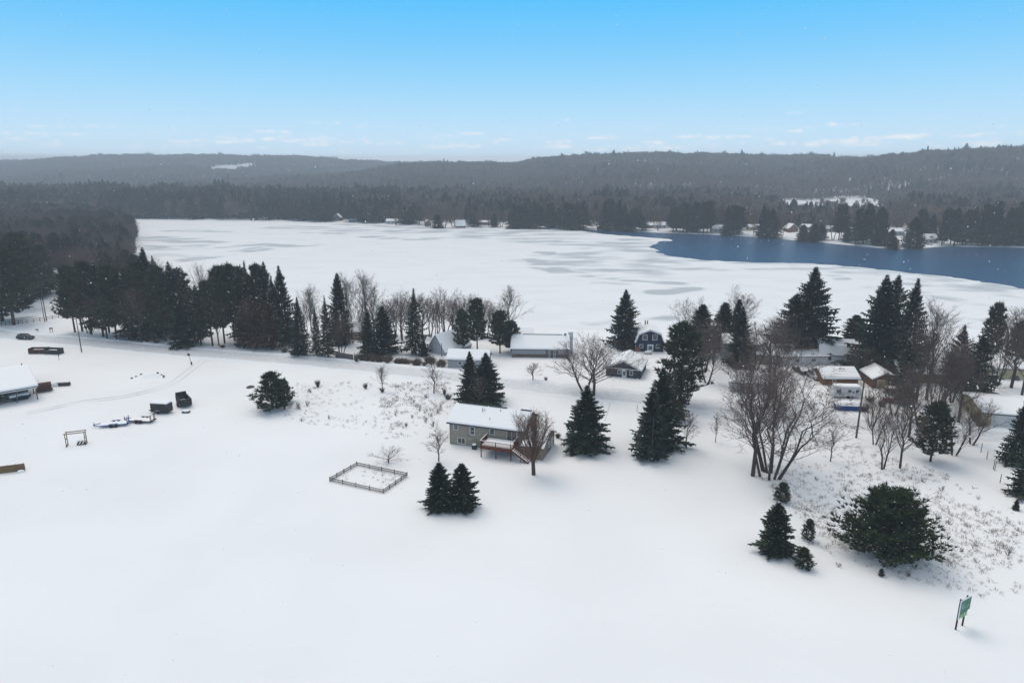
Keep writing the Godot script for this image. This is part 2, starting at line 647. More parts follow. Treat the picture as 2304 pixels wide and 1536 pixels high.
	var wm := StandardMaterial3D.new()
	wm.albedo_color = lin(0.014, 0.064, 0.15)
	wm.roughness = 0.22
	wm.metallic_specular = 0.18
	var rip := FastNoiseLite.new()
	rip.seed = 31
	rip.frequency = 0.03
	rip.fractal_octaves = 4
	var hm := rip.get_seamless_image(512, 512)
	hm.convert(Image.FORMAT_RGBA8)
	hm.bump_map_to_normal_map(6.0)
	wm.normal_enabled = true
	wm.normal_texture = ImageTexture.create_from_image(hm)
	wm.normal_scale = 1.0
	wm.uv1_triplanar = true
	wm.uv1_world_triplanar = true
	wm.uv1_scale = Vector3(0.07, 0.07, 0.16)
	solo("open_water", flat_sheet(wp, LAKE_Y - 0.12), wm, "", "", "", "structure")

func ribbon(line: PackedVector2Array, half: float, lift: float, step := 2.0, prof := []) -> MB:
	var mb := MB.new()
	var pts := PackedVector2Array()
	for i in line.size() - 1:
		var k := maxi(1, int(line[i].distance_to(line[i + 1]) / step))
		for j in k:
			pts.append(line[i].lerp(line[i + 1], float(j) / k))
	pts.append(line[-1])
	if prof.is_empty():
		prof = [[-half, lift], [-half * 0.5, lift], [0.0, lift], [half * 0.5, lift], [half, lift]]
	var prev := []
	for i in pts.size():
		var d := (pts[mini(i + 1, pts.size() - 1)] - pts[maxi(i - 1, 0)]).normalized()
		var s := Vector2(d.y, -d.x)
		var row := []
		for q in prof:
			var p: Vector2 = pts[i] + s * q[0]
			var wv: float = 0.0
			if q.size() > 2:
				wv = q[2] * n_field.get_noise_2d(p.x * 5.0, p.y * 5.0)
			row.append(Vector3(p.x, hgt(p.x, p.y) + q[1] + wv, -p.y))
		if i > 0:
			for k in row.size() - 1:
				mb.quad(prev[k], row[k], row[k + 1], prev[k + 1])
		prev = row
	return mb

func make_road():
	solo("road", ribbon(road_pts, 3.4, 0.03), M.packed_snow, "", "", "", "structure")
	var tk := []
	for o in [-1.9, -0.55, 0.75, 2.05]:
		var l := PackedVector2Array()
		for i in road_pts.size():
			var d := (road_pts[mini(i + 1, road_pts.size() - 1)] - road_pts[maxi(i - 1, 0)]).normalized()
			l.append(road_pts[i] + Vector2(d.y, -d.x) * (o + 0.2 * sin(i * 1.7)))
		tk.append(l)
	var tm := MB.new()
	for l in tk:
		var r := ribbon(l, 0.3, 0.036)
		tm.v.append_array(r.v); tm.n.append_array(r.n); tm.c.append_array(r.c)
	solo("road_wheel_tracks", tm, M.track_snow, "", "", "", "structure")
	for s in [-1, 1]:
		var prof := []
		for q in [[3.3, -0.03, 0.0], [3.8, 0.16, 0.1], [4.3, 0.3, 0.28], [4.9, 0.2, 0.2], [5.7, -0.04, 0.0]]:
			prof.append([q[0] * s, q[1], q[2]])
		if s < 0:
			prof.reverse()
		solo("snow_bank", ribbon(road_pts, 0, 0, 2.0, prof), M.snow, "", "", "", "structure")

# ---------------------------------------------------------------- vegetation (prototypes are 10 m tall)
func jit(a: float) -> float:
	return rng.randf_range(-a, a)

# every needle and twig colour is one base colour with random variation only
func tone(c: Color, k: float) -> Color:
	var f := 1.0 + jit(k)
	return Color(c.r * f * (1 + jit(0.08)), c.g * f, c.b * f * (1 + jit(0.08)))

# conical evergreen: whorls of drooping flat sprays
func spruce_mesh(seed_: int, rad: float, bare: float, nb: int, taper: float, droop: float, green: Color, ragged := 0.25, stations := 6) -> Dictionary:
	rng.seed = seed_
	var tr := MB.new()
	tr.col = Color(0.075, 0.062, 0.052)
	tr.tube(Vector3(0, -0.3, 0), Vector3(0, 5, 0), 0.19, 0.10, 7)
	tr.tube(Vector3(0, 5, 0), Vector3(0, 9.95, 0), 0.10, 0.012, 5)
	var cr := MB.new()
	var sn := MB.new()
	sn.col = Color(0.8, 0.82, 0.85)
	var base := 10.0 * bare
	for k in nb:
		var t := (k + rng.randf()) / nb
		t = 1.0 - pow(1.0 - t, 1.35)
		var h := base + (9.9 - base) * t
		var az := k * 2.39996 + jit(0.5)
		var prof := pow(1.0 - t, taper) * (0.55 + 0.45 * sstep(0.0, 0.13, t + 0.02)) * (0.72 + 0.28 * sstep(0.0, 0.3, 1.0 - t)) + 0.015
		var L := rad * prof * (1.0 + jit(ragged)) * (1.0 + 0.45 * n_field.get_noise_2d(az_of(az) * 60.0, h * 14.0 + seed_ * 37.0))
		var out := Vector3(cos(az), 0, sin(az))
		var side := Vector3(-out.z, 0, out.x)
		var p := Vector3(0, h, 0)
		var slope := lerpf(-droop, 0.75, pow(t, 1.6))
		var seg := L / stations
		var shade := tone(green, 0.28)
		for s in stations:
			var u := (s + 1.0) / stations
			var dir := (out + Vector3(0, slope + 0.5 * u * u * droop * 1.4, 0) + side * jit(0.12)).normalized()
			var q := p + dir * seg
			if u > 0.2:
				cr.col = tone(shade, 0.22)
				var w := (0.40 * L * (1.12 - u) + 0.07 + 0.14 * minf(L, 1.2) + 0.05 * rng.randf()) * (0.8 + 0.4 * rng.randf())
				for sg in [-1.0, 1.0]:
					var tipd: Vector3 = (dir * 0.75 + side * sg * 0.85 + Vector3(0, -0.12 + jit(0.2), 0)).normalized()
					var a := p - dir * seg * 0.25
					var b := q + dir * seg * 0.15
					cr.tri(a, (p + q) * 0.5 + tipd * w, b)
					cr.tri(q, q + (tipd + Vector3(0, -0.25, 0)).normalized() * w * 0.8, q + dir * seg * 0.4)
				# hanging twig curtain gives the spray thickness
				cr.tri(p, q + Vector3(0, 0.05, 0), (p + q) * 0.5 + Vector3(jit(0.06), -0.30 - 0.28 * rng.randf() * (1 - t), jit(0.06)))
				if rng.randf() < 0.035 and u > 0.4:
					var c := (p + q) * 0.5 + Vector3(0, 0.05, 0)
					var r := 0.08 + 0.09 * rng.randf()
					sn.tri(c - dir * r * 1.5, c + side * r + Vector3(0, 0.05, 0), c + dir * r * 1.5)
					sn.tri(c - dir * r * 1.5, c + dir * r * 1.5, c - side * r + Vector3(0, 0.05, 0))
			p = q
		cr.blade(p, p + (out + Vector3(0, 0.3, 0)).normalized() * 0.22, 0.06, side)
	# leader
	cr.col = green
	for k in 5:
		var a := k * TAU / 5
		cr.blade(Vector3(0, 9.4, 0), Vector3(cos(a) * 0.05, 10.1 + jit(0.15), sin(a) * 0.05), 0.05, Vector3(-sin(a), 0, cos(a)))
	return {"trunk": tr.mesh(), "crown": cr.mesh(), "snow": sn.mesh()}

func az_of(a: float) -> float:
	return sin(a) * 1.3 + 2.0 * cos(a)

# pine: bare lower stem, limbs that end in upturned needle tufts
func pine_mesh(seed_: int, rad: float, bare: float, nb: int, dome: float, green: Color, tuft := 0.55, per := 5, upturn := 0.55, lobes := 0.25) -> Dictionary:
	rng.seed = seed_
	var tr := MB.new()
	tr.col = Color(0.10, 0.075, 0.058)
	var lean := Vector3(jit(0.25), 0, jit(0.25))
	tr.tube(Vector3(0, -0.3, 0), Vector3(0, 5, 0) + lean, 0.2, 0.13, 7)
	tr.tube(Vector3(0, 5, 0) + lean, Vector3(0, 9.6, 0) + lean * 0.5, 0.13, 0.02, 5)
	var cr := MB.new()
	var sn := MB.new()
	sn.col = Color(0.8, 0.82, 0.85)
	for k in nb:
		var t := (k + rng.randf()) / nb
		var h := 10.0 * (bare + (0.96 - bare) * t)
		var az := k * 2.39996 + jit(0.6)
		var prof := pow(maxf(1.0 - t, 0.0), dome) * (0.6 + 0.4 * sstep(0, 0.2, t + 0.04)) + 0.06
		var L := rad * prof * (0.75 + 0.45 * rng.randf()) * (1.0 + lobes * n_field.get_noise_2d(az_of(az) * 70.0, h * 22.0 + seed_))
		var out := Vector3(cos(az), 0, sin(az))
		var side := Vector3(-out.z, 0, out.x)
		var a := lean * minf(h / 5.0, 1.0) + Vector3(0, h, 0)
		var e := a + out * L * 0.55 + Vector3(0, L * (0.05 + 0.25 * t), 0) + side * jit(0.15) * L
		var tip := e + out * L * 0.45 + Vector3(0, L * (0.14 + upturn * 0.5 * t), 0) + side * jit(0.12) * L
		tr.tube(a, e, 0.045 + 0.012 * L, 0.03, 3)
		tr.tube(e, tip, 0.03, 0.01, 3)
		var g := tone(green, 0.25)
		for s in per:
			var u := 0.35 + 0.65 * (s + rng.randf()) / per
			var c := a.lerp(e, u / 0.55) if u < 0.55 else e.lerp(tip, (u - 0.55) / 0.45)
			c += side * jit(0.28) * L * (1.15 - u * 0.5) + Vector3(0, jit(0.10) * tuft, 0)
			cr.col = tone(g, 0.25)
			for q in 11:
				var d := Vector3(jit(1), rng.randf_range(-0.35, 0.9) + upturn * 0.5, jit(1)) + out * 0.55
				d = d.normalized()
				cr.blade(c - d * 0.12 * tuft, c + d * tuft * (0.7 + 0.5 * rng.randf()), 0.13 * tuft, d.cross(Vector3(jit(1), jit(1), jit(1))))
			if rng.randf() < 0.05:
				var r := 0.2 * tuft
				sn.tri(c + Vector3(-r, r, 0), c + Vector3(0, r * 1.4, r), c + Vector3(r, r, -r * 0.4))
	return {"trunk": tr.mesh(), "crown": cr.mesh(), "snow": sn.mesh()}

# leafless broadleaf: forking limbs down to fine twigs
class Bare:
	var tr: MB
	var cr: MB
	var rng: RandomNumberGenerator
	var spread := 0.55
	var up := 0.25
	var fork := 3
	var twigs := 9
	var droop := 0.0
	func go(p: Vector3, d: Vector3, len: float, r: float, lvl: int):
		var mb := tr if lvl >= 3 else cr
		var sides := 6 if lvl >= 4 else (4 if lvl >= 2 else 3)
		var n := 3 if lvl >= 2 else 2
		var r1 := r * 0.62
		for i in n:
			d = (d + Vector3(rng.randf_range(-1, 1), rng.randf_range(-1, 1) + up - droop * (4 - lvl), rng.randf_range(-1, 1)) * (0.07 if lvl >= 4 else 0.16)).normalized()
			var q := p + d * len / n
			var ra := lerpf(r, r1, float(i) / n)
			mb.tube(p, q, ra, lerpf(r, r1, float(i + 1) / n), sides)
			p = q
			if lvl >= 1 and i < n - 1 and rng.randf() < 0.8:
				go(p, turn(d, spread * rng.randf_range(0.8, 1.5)), len * 0.62, r1 * 0.55, lvl - 1)
		if lvl == 0:
			for k in twigs:
				var e := turn(d, 0.75)
				var b := p - d * len * rng.randf() * 0.9
				var l := len * rng.randf_range(0.45, 1.0)
				cr.blade(b, b + e * l, maxf(r * 0.8, 0.0105), e.cross(Vector3(rng.randf_range(-1, 1), rng.randf_range(-1, 1), 0.3)))
			return
		for k in fork:
			go(p, turn(d, spread * rng.randf_range(0.35, 1.0)), len * rng.randf_range(0.66, 0.86), r1 * 0.8, lvl - 1)
	func turn(d: Vector3, a: float) -> Vector3:
		var ax := d.cross(Vector3(rng.randf_range(-1, 1), rng.randf_range(-1, 1), rng.randf_range(-1, 1)))
		if ax.length() < 0.01:
			return d
		return d.rotated(ax.normalized(), a)

func bare_mesh(seed_: int, stems: int, spread: float, up: float, trunk_len: float, r: float, lvl := 4, fork := 3, lean := 0.2, droop := 0.0, gap := 0.35) -> Dictionary:
	rng.seed = seed_
	var b := Bare.new()
	b.tr = MB.new()
	b.cr = MB.new()
	b.tr.col = Color(0.105, 0.088, 0.075)
	b.cr.col = Color(0.115, 0.090, 0.080)
	b.rng = rng
	b.spread = spread
	b.up = up
	b.fork = fork
	b.droop = droop
	for s in stems:
		var a := TAU * s / stems + jit(0.5)
		var o := Vector3(cos(a), 0, sin(a)) * (gap if stems > 1 else 0.0)
		var d := (Vector3.UP + Vector3(cos(a), 0, sin(a)) * (lean if stems > 1 else 0.03) * (0.4 + rng.randf())).normalized()
		b.go(o + Vector3(0, -0.2, 0), d, trunk_len * (1 + jit(0.15)), r * (1 + jit(0.2)), lvl)
	# bring the tree to exactly 10 m
	var hi := 0.1
	for q in b.cr.v:
		hi = maxf(hi, q.y)
	var k := 10.0 / hi
	for m in [b.tr, b.cr]:
		for i in m.v.size():
			m.v[i] = m.v[i] * k
	return {"trunk": b.tr.mesh(), "crown": b.cr.mesh()}

# leafless crown built limb by limb round one or more leaders
func limb_mesh(seed_: int, stems: int, trunk_h: float, limbs: int, ang0: float, ang1: float, len0: float, len1: float, r := 0.17, lean := 0.0, gap := 0.0, top := 7.0, spread := 0.5, brown := 0.0) -> Dictionary:
	rng.seed = seed_
	var b := Bare.new()
	b.tr = MB.new()
	b.cr = MB.new()
	b.tr.col = Color(0.105, 0.090, 0.078)
	b.cr.col = Color(0.128 + 0.03 * brown, 0.098, 0.086 - 0.015 * brown)
	b.rng = rng
	b.spread = spread
	b.up = 0.45
	b.fork = 2
	for s in stems:
		var a := TAU * s / stems + jit(0.6)
		var o := Vector3(cos(a), 0, sin(a))
		var axis := (Vector3.UP + o * lean * rng.randf_range(0.5, 1.2)).normalized() if stems > 1 else Vector3.UP
		var foot := o * gap * rng.randf_range(0.4, 1.0)
		foot.y = -0.25
		var pts := [foot]
		for k in 5:
			var q: Vector3 = foot + axis * (trunk_h + (top - trunk_h) * k / 4.0) + Vector3(jit(0.10), 0, jit(0.10)) * (1 + k)
			var r0 := lerpf(r, r * 0.16, k / 5.0)
			b.tr.tube(pts[-1], q, r0, lerpf(r, r * 0.16, (k + 1) / 5.0), 7 if k < 2 else 5)
			pts.append(q)
		for k in limbs:
			var t := (k + rng.randf()) / limbs
			var h := lerpf(trunk_h * 0.82, top, t)
			var f := clampf((h - trunk_h) / (top - trunk_h), 0, 1) * 4.0
			var i := clampi(int(f), 0, 3)
			var p: Vector3 = pts[1 + i].lerp(pts[2 + i], f - i) if h > trunk_h else pts[0].lerp(pts[1], h / trunk_h)
			var az := k * 2.39996 + jit(0.7) + s * 1.3
			var an := lerpf(ang0, ang1, t) * rng.randf_range(0.75, 1.2)
			var d := (axis * cos(an) + Vector3(cos(az), 0, sin(az)) * sin(an)).normalized()
			var l := lerpf(len0, len1, t) * rng.randf_range(0.75, 1.15)
			b.go(p, d, l * 0.5, r * lerpf(0.36, 0.18, t), 2)
	var hi := 0.1
	for q in b.cr.v:
		hi = maxf(hi, q.y)
	var k := 10.0 / hi
	for m in [b.tr, b.cr]:
		for i in m.v.size():
			m.v[i] = m.v[i] * k
	return {"trunk": b.tr.mesh(), "crown": b.cr.mesh()}

# many thin stems from the ground, 1 m tall and about as wide
func shrub_mesh(seed_: int, stems: int, lean: float, col: Color, width := 0.011) -> MB:
	rng.seed = seed_
	var mb := MB.new()
	for s in stems:
		mb.col = tone(col, 0.3)
		var a := rng.randf() * TAU
		var o := Vector3(cos(a), 0, sin(a))
		var p: Vector3 = o * 0.12 * rng.randf()
		p.y = -0.08
		var d := (Vector3.UP + o * lean * rng.randf()).normalized()
		var l := rng.randf_range(0.55, 1.05)
		var q := p + d * l * 0.5
		mb.tube(p, q, width, width * 0.8, 3)
		for k in 4:
			var e := (d + Vector3(jit(0.6), jit(0.25), jit(0.6))).normalized()
			var st := p.lerp(q, rng.randf_range(0.5, 1.0))
			var tip := st + e * l * rng.randf_range(0.3, 0.5)
			mb.blade(st, tip, width * 0.9, e.cross(Vector3(jit(1), jit(1), jit(1))))
			mb.blade(st.lerp(tip, 0.5), st.lerp(tip, 0.5) + (e + Vector3(jit(0.7), 0.1, jit(0.7))).normalized() * l * 0.2, width * 0.7, e.cross(Vector3(jit(1), jit(1), jit(1))))
	return mb

var PR := {}
func make_prototypes():
	var dk := Color(0.037, 0.051, 0.036)
	var bl := Color(0.040, 0.055, 0.045)
	var ol := Color(0.052, 0.056, 0.030)
	PR.spruce_a = spruce_mesh(101, 2.75, 0.02, 340, 0.78, 0.30, dk)
	PR.spruce_b = spruce_mesh(102, 2.6, 0.05, 320, 0.85, 0.28, bl)
	PR.spruce_c = spruce_mesh(103, 2.3, 0.16, 250, 0.72, 0.42, dk, 0.4)
	PR.spruce_d = spruce_mesh(104, 2.1, 0.08, 230, 0.9, 0.38, Color(0.056, 0.056, 0.040), 0.45)
	PR.spruce_e = spruce_mesh(105, 2.9, 0.03, 380, 0.6, 0.22, dk, 0.2)
	PR.cedar = spruce_mesh(106, 1.7, 0.02, 330, 0.42, -0.5, Color(0.045, 0.047, 0.028), 0.2, 5)
	PR.larch = spruce_mesh(107, 2.4, 0.08, 200, 0.7, 0.2, Color(0.10, 0.066, 0.046), 0.45)
	PR.pine_a = pine_mesh(111, 2.9, 0.20, 95, 0.55, Color(0.046, 0.056, 0.034), 0.75, 6)
	PR.pine_b = pine_mesh(112, 2.5, 0.24, 85, 0.5, Color(0.052, 0.055, 0.034), 0.75, 6)
	PR.pine_c = pine_mesh(113, 3.3, 0.14, 120, 0.6, Color(0.052, 0.060, 0.032), 0.7, 6)
	PR.pine_bush = pine_mesh(114, 6.6, 0.02, 230, 0.62, Color(0.040, 0.056, 0.024), 0.72, 12, 0.8, 0.32)
	PR.pine_young = pine_mesh(115, 3.4, 0.03, 90, 0.75, Color(0.045, 0.055, 0.028), 0.9, 5, 0.7)
	PR.bare_a = limb_mesh(121, 1, 2.8, 24, 0.8, 0.2, 4.6, 2.4, 0.17)
	PR.bare_b = limb_mesh(122, 1, 2.4, 26, 0.42, 0.1, 6.0, 2.8, 0.16)
	PR.bare_c = limb_mesh(123, 4, 1.6, 9, 0.5, 0.15, 4.4, 2.4, 0.11, 0.28, 0.4)
	PR.bare_d = limb_mesh(124, 2, 2.2, 15, 0.75, 0.2, 4.8, 2.6, 0.15, 0.22, 0.25)
	PR.bare_e = limb_mesh(125, 1, 2.4, 26, 1.25, 0.25, 6.6, 3.2, 0.2, 0.0, 0.0, 6.6)
	PR.bare_clump = limb_mesh(126, 10, 2.4, 9, 0.95, 0.2, 3.6, 2.2, 0.075, 0.30, 0.6, 8.0)
	PR.bare_vase = limb_mesh(127, 1, 2.5, 40, 0.62, 0.08, 6.4, 4.6, 0.30, 0.0, 0.0, 4.6, 0.32, 0.6)
	PR.bare_low = limb_mesh(128, 1, 1.6, 18, 1.35, 0.5, 7.5, 5.0, 0.26, 0.0, 0.0, 4.2, 0.7)
	PR.bare_thin = limb_mesh(129, 1, 2.2, 20, 0.65, 0.2, 3.4, 1.8, 0.10, 0.0, 0.0, 7.6)
	PR.birch = limb_mesh(130, 2, 2.4, 18, 0.8, 0.35, 4.6, 2.8, 0.10, 0.2, 0.25, 7.4, 0.6)
	for kind in PR:
		for kk in PR[kind]:
			tri_count += PR[kind][kk].surface_get_array_len(0) / 3 if PR[kind][kk].get_surface_count() > 0 else 0

var tri_count := 0
func tree(kind: String, called: String, label: String, bx: float, by: float, ty: float, hw: float, group := "", turn := -1.0, cat := "tree") -> Node3D:
	var at := P(bx, by)
	var h := top_y(at, ty) - at.y
	var pr: Dictionary = PR[kind]
	if not pr.has("rad"):
		var vs: PackedVector3Array = pr.crown.surface_get_arrays(0)[Mesh.ARRAY_VERTEX]
		var rs := []
		for i in range(0, vs.size(), 7):
			rs.append(Vector2(vs[i].x, vs[i].z).length())
		rs.sort()
		pr.rad = rs[int(rs.size() * 0.96)]
	var o := thing(called, label, cat, at, turn if turn >= 0 else fmod(bx * 0.37 + by * 0.11, TAU), group)
	var s := h / 10.0
	var wide: float = (hw / FOC * depth_of(at)) / pr.rad if hw > 0 else s
	var leafless: bool = not pr.has("snow")
	if leafless:
		wide *= 1.18
	part("trunk", pr.trunk, M.bark, o)
	var c := part("crown", pr.crown, M.twig if leafless else M.needles, o)
	if pr.has("snow"):
		part("snow", pr.snow, M.tree_snow, c).set_meta("kind", "stuff")
	o.scale = Vector3(wide, s, wide)
	return o

# ---------------------------------------------------------------- woods too far to count
func merged(pr: Dictionary) -> ArrayMesh:
	var v := PackedVector3Array()
	var n := PackedVector3Array()
	var c := PackedColorArray()
	for k in ["trunk", "crown"]:
		var a: Array = pr[k].surface_get_arrays(0)
		v.append_array(a[Mesh.ARRAY_VERTEX])
		n.append_array(a[Mesh.ARRAY_NORMAL])
		c.append_array(a[Mesh.ARRAY_COLOR])
	var mb := MB.new()
	mb.v = v
	mb.n = n
	mb.c = c
	return mb.mesh()

func far_bare_mesh(seed_: int) -> ArrayMesh:
	rng.seed = seed_
	var mb := MB.new()
	mb.col = Color(0.8, 0.8, 0.8)
	mb.tube(Vector3(0, -1, 0), Vector3(0, 6, 0), 0.16, 0.08, 3)
	for k in 84:
		var h := rng.randf_range(1.6, 7.0)
		var a := rng.randf() * TAU
		var d := (Vector3(cos(a), rng.randf_range(0.5, 2.2), sin(a))).normalized()
		var l := rng.randf_range(1.6, 3.6) * (1.0 - 0.35 * absf(h - 5.0) / 4.0)
		mb.col = Color(1, 1, 1) * rng.randf_range(0.8, 1.25)
		var p := Vector3(cos(a), 0, sin(a)) * rng.randf_range(0, 1.0) + Vector3(0, h, 0)
		var e := p + d * l
		e.y = minf(e.y, 10.0)
		mb.blade(p, e, 0.24, d.cross(Vector3(jit(1), jit(1), jit(1))))
	return mb.mesh()

func far_conifer_mesh(seed_: int, rad: float, bare: float) -> ArrayMesh:
	rng.seed = seed_
	var mb := MB.new()
	mb.col = Color(1.4, 1.2, 1.1)
	mb.tube(Vector3(0, -1, 0), Vector3(0, 8, 0), 0.18, 0.05, 3)
	for k in 80:
		var t := (k + rng.randf()) / 80.0
		var h := 10 * bare + (9.6 - 10 * bare) * t
		var a := k * 2.4 + jit(0.4)
		var L := rad * (pow(1 - t, 0.75) + 0.07) * rng.randf_range(0.7, 1.2)
		var o := Vector3(cos(a), 0, sin(a))
		var s := Vector3(-o.z, 0, o.x)
		mb.col = Color(1, 1, 1) * rng.randf_range(0.7, 1.35)
		var tip := o * L + Vector3(0, h - 0.25 * L + 0.5 * t, 0)
		mb.tri(Vector3(0, h + 0.25, 0), tip + s * L * 0.42, tip - s * L * 0.42 + Vector3(0, 0.15, 0))
		mb.tri(Vector3(0, h + 0.1, 0), tip + o * 0.25, tip * 0.6 + Vector3(0, h * 0.4 - 0.55, 0) + s * jit(0.3))
	mb.blade(Vector3(0, 9.2, 0), Vector3(0, 10.1, 0), 0.15, Vector3.RIGHT)
	mb.blade(Vector3(0, 9.2, 0), Vector3(0, 10.1, 0), 0.15, Vector3.BACK)
	return mb.mesh()

func flush_wood(called: String, mesh: Mesh, list: Array, m: Material, label: String, category := "forest"):
	if list.is_empty():
		return
	var mm := MultiMesh.new()
	mm.transform_format = MultiMesh.TRANSFORM_3D
	mm.use_colors = true
	mm.mesh = mesh
	mm.instance_count = list.size()
	var buf := PackedFloat32Array()
	buf.resize(list.size() * 16)
	var i := 0
	for q in list:
		var t: Transform3D = q[0]
		var c: Color = q[1]
		var b := t.basis
		buf[i] = b.x.x; buf[i + 1] = b.y.x; buf[i + 2] = b.z.x; buf[i + 3] = t.origin.x
		buf[i + 4] = b.x.y; buf[i + 5] = b.y.y; buf[i + 6] = b.z.y; buf[i + 7] = t.origin.y
		buf[i + 8] = b.x.z; buf[i + 9] = b.y.z; buf[i + 10] = b.z.z; buf[i + 11] = t.origin.z
		buf[i + 12] = c.r; buf[i + 13] = c.g; buf[i + 14] = c.b; buf[i + 15] = 1.0
		i += 16
	mm.buffer = buf
	var o := MultiMeshInstance3D.new()
	o.name = numbered(called)
	o.multimesh = mm
	o.material_override = m
	o.set_meta("kind", "stuff")
	o.set_meta("label", label)
	o.set_meta("category", category)
	add_child(o)

func march(px: float, py: float) -> Vector3:       # where that line of sight first meets the hills
	var r := ray(px, py)
	var d := 700.0
	while d < 3400.0:
		var t := d / -r.z
		if CAM_H + r.y * t < hgt(r.x * t, d):
			break
		d += 10.0
	return Vector3(r.x * d / -r.z, 0, -d)

var keep_clear := []      # [centre x, centre d, radius x, radius d]
func is_clear(x: float, d: float) -> bool:
	for q in keep_clear:
		var u: float = (x - q[0]) / q[2]
		var w: float = (d - q[1]) / q[3]
		if u * u + w * w < 1.0:
			return true
	return false

func placed_tree(x: float, d: float, h: float, wide: float) -> Transform3D:
	var b := Basis(Vector3.UP, rng.randf() * TAU).scaled(Vector3(wide, h, wide) / 10.0)
	return Transform3D(b, Vector3(x, hgt(x, d) - 0.1, -d))

func make_woods():
	var lists := {"b0": [], "b1": [], "c0": [], "c1": [], "p": []}
	var shore := {"b0": [], "b1": [], "c0": [], "c1": [], "p": []}
	var mix := FastNoiseLite.new()
	mix.seed = 77
	mix.frequency = 0.006
	mix.fractal_octaves = 3
	# open snow: the field behind the far cottages and a clearing high on the far ridge
	var q := Vector3.ZERO
	keep_clear.append([432.0, 1000.0, 92.0, 60.0])
	keep_clear.append([515.0, 1050.0, 60.0, 38.0])
	q = march(517, 377)
	keep_clear.append([q.x, -q.z, 62.0, 170.0])
	var seen := PackedFloat32Array()
	seen.resize(720)
	seen.fill(-1.0)
	var d := 585.0
	while d < 3150.0:
		var step := 6.0 if d < 1000 else (6.0 + (d - 1000) * 0.0026)
		rng.seed = int(d * 7.0)
		var x := -0.80 * d - 140.0
		var row_seen := []
		while x < 0.80 * d + 140.0:
			var jx := x + jit(step * 0.48)
			var jd := d + jit(step * 0.48)
			x += step
			var s := lake_dist(jx, jd)
			var left := jx < -0.16 * jd
			var west := jx < -0.36 * jd
			if s < (5.0 if left else 26.0):
				continue
			if jd < 720 and jx < -0.52 * jd:
				continue              # headland wood is built separately
			if is_clear(jx, jd):
				continue
			var bin := int((atan2(jx, jd) / 1.5 + 0.5) * 719)
			bin = clampi(bin, 0, 719)
			var g := hgt(jx, jd)
			var h := rng.randf_range(14, 21)
			if jd > 1100:
				h = rng.randf_range(9.5, 16.0) * (1.35 if rng.randf() < 0.05 else 1.0)
			var conif := 0.12 + 0.8 * mix.get_noise_2d(jx, jd)
			if jd > 1050:
				conif = 0.10 + 0.5 * mix.get_noise_2d(jx, jd)
			elif left:
				conif += 0.45
				h = rng.randf_range(19, 25) if west else rng.randf_range(15, 22)
			h *= 1.0 + 0.45 * mix.get_noise_2d(jx * 3.0 + 500.0, jd * 3.0)
			var ang: float = jx / jd
			if jd < 1150 and ang > 0.34 and ang < 0.57:
				h *= 0.72
				if jd > 735 and jd < 960 and ang > 0.385 and ang < 0.53 and rng.randf() < 0.96:
					continue
			var el := (g + h - CAM_H) / jd
			if el < seen[bin] - 0.003:
				continue
			row_seen.append([bin, (g + h * 0.25 - CAM_H) / jd])
			var wide := h * (step / 6.0 * 0.6 + 0.55)
			var tint := Color(0.155, 0.125, 0.11)
			var key: String
			if rng.randf() < conif:
				key = ["c0", "c1", "p"][rng.randi() % 3]
				tint = Color(0.036, 0.047, 0.036)
				wide *= 0.85
			else:
				key = ["b0", "b1"][rng.randi() % 2]
				h *= 0.92
				if rng.randf() < 0.3:
					tint = Color(0.165, 0.11, 0.085)
			tint = tint * rng.randf_range(0.8, 1.25)
			(shore if jd < 1000 else lists)[key].append([placed_tree(jx, jd, h, wide), tint])
		for e in row_seen:
			for b in range(maxi(0, e[0] - 1), mini(720, e[0] + 2)):
				seen[b] = maxf(seen[b], e[1])
		d += step
	var meshes := {"b0": far_bare_mesh(201), "b1": far_bare_mesh(202), "c0": far_conifer_mesh(203, 2.3, 0.1), "c1": far_conifer_mesh(204, 1.9, 0.2), "p": far_conifer_mesh(205, 3.0, 0.3)}
	for k in lists:
		flush_wood("hillside_forest", meshes[k], lists[k], M.far_wood, "hazy grey wooded hills beyond the frozen lake")
		flush_wood("lakeside_forest", meshes[k], shore[k], M.far_wood, "dark mixed wood growing behind the far shore")
	# headland on the near side of the lake
	var hl := {"bare_a": [], "bare_c": [], "spruce_c": [], "pine_b": [], "larch": [], "bare_d": []}
	rng.seed = 900
	d = 292.0
	while d < 740:
		var x := -0.86 * d - 60.0
		while x < -0.30 * d:
			var jx := x + jit(2.6)
			var jd := d + jit(2.6)
			x += 5.6
			if lake_dist(jx, jd) < 4.0 or jx > -0.50 * jd + 22 + 26.0 * mix.get_noise_2d(jd * 4.0, 3.0):
				continue
			if is_clear(jx, jd):
				continue
			var u := rng.randf() + mix.get_noise_2d(jx * 2, jd * 2) * 0.7
			var key := "bare_a"
			if u < 0.18: key = "pine_b"
			elif u < 0.28: key = "spruce_c"
			elif u < 0.42: key = "larch"
			elif u < 0.75: key = "bare_c"
			elif u < 0.9: key = "bare_d"
			var h := rng.randf_range(13, 19)
			var wd := h * (1.0 if key.begins_with("bare") else rng.randf_range(0.7, 0.95))
			hl[key].append([placed_tree(jx, jd, h, wd), Color(1, 1, 1) * rng.randf_range(0.75, 1.2)])
		d += 5.8
	for k in hl:
		flush_wood("headland_wood", merged(PR[k]), hl[k], M.far_wood, "brown leafless wood with dark pines on the headland")

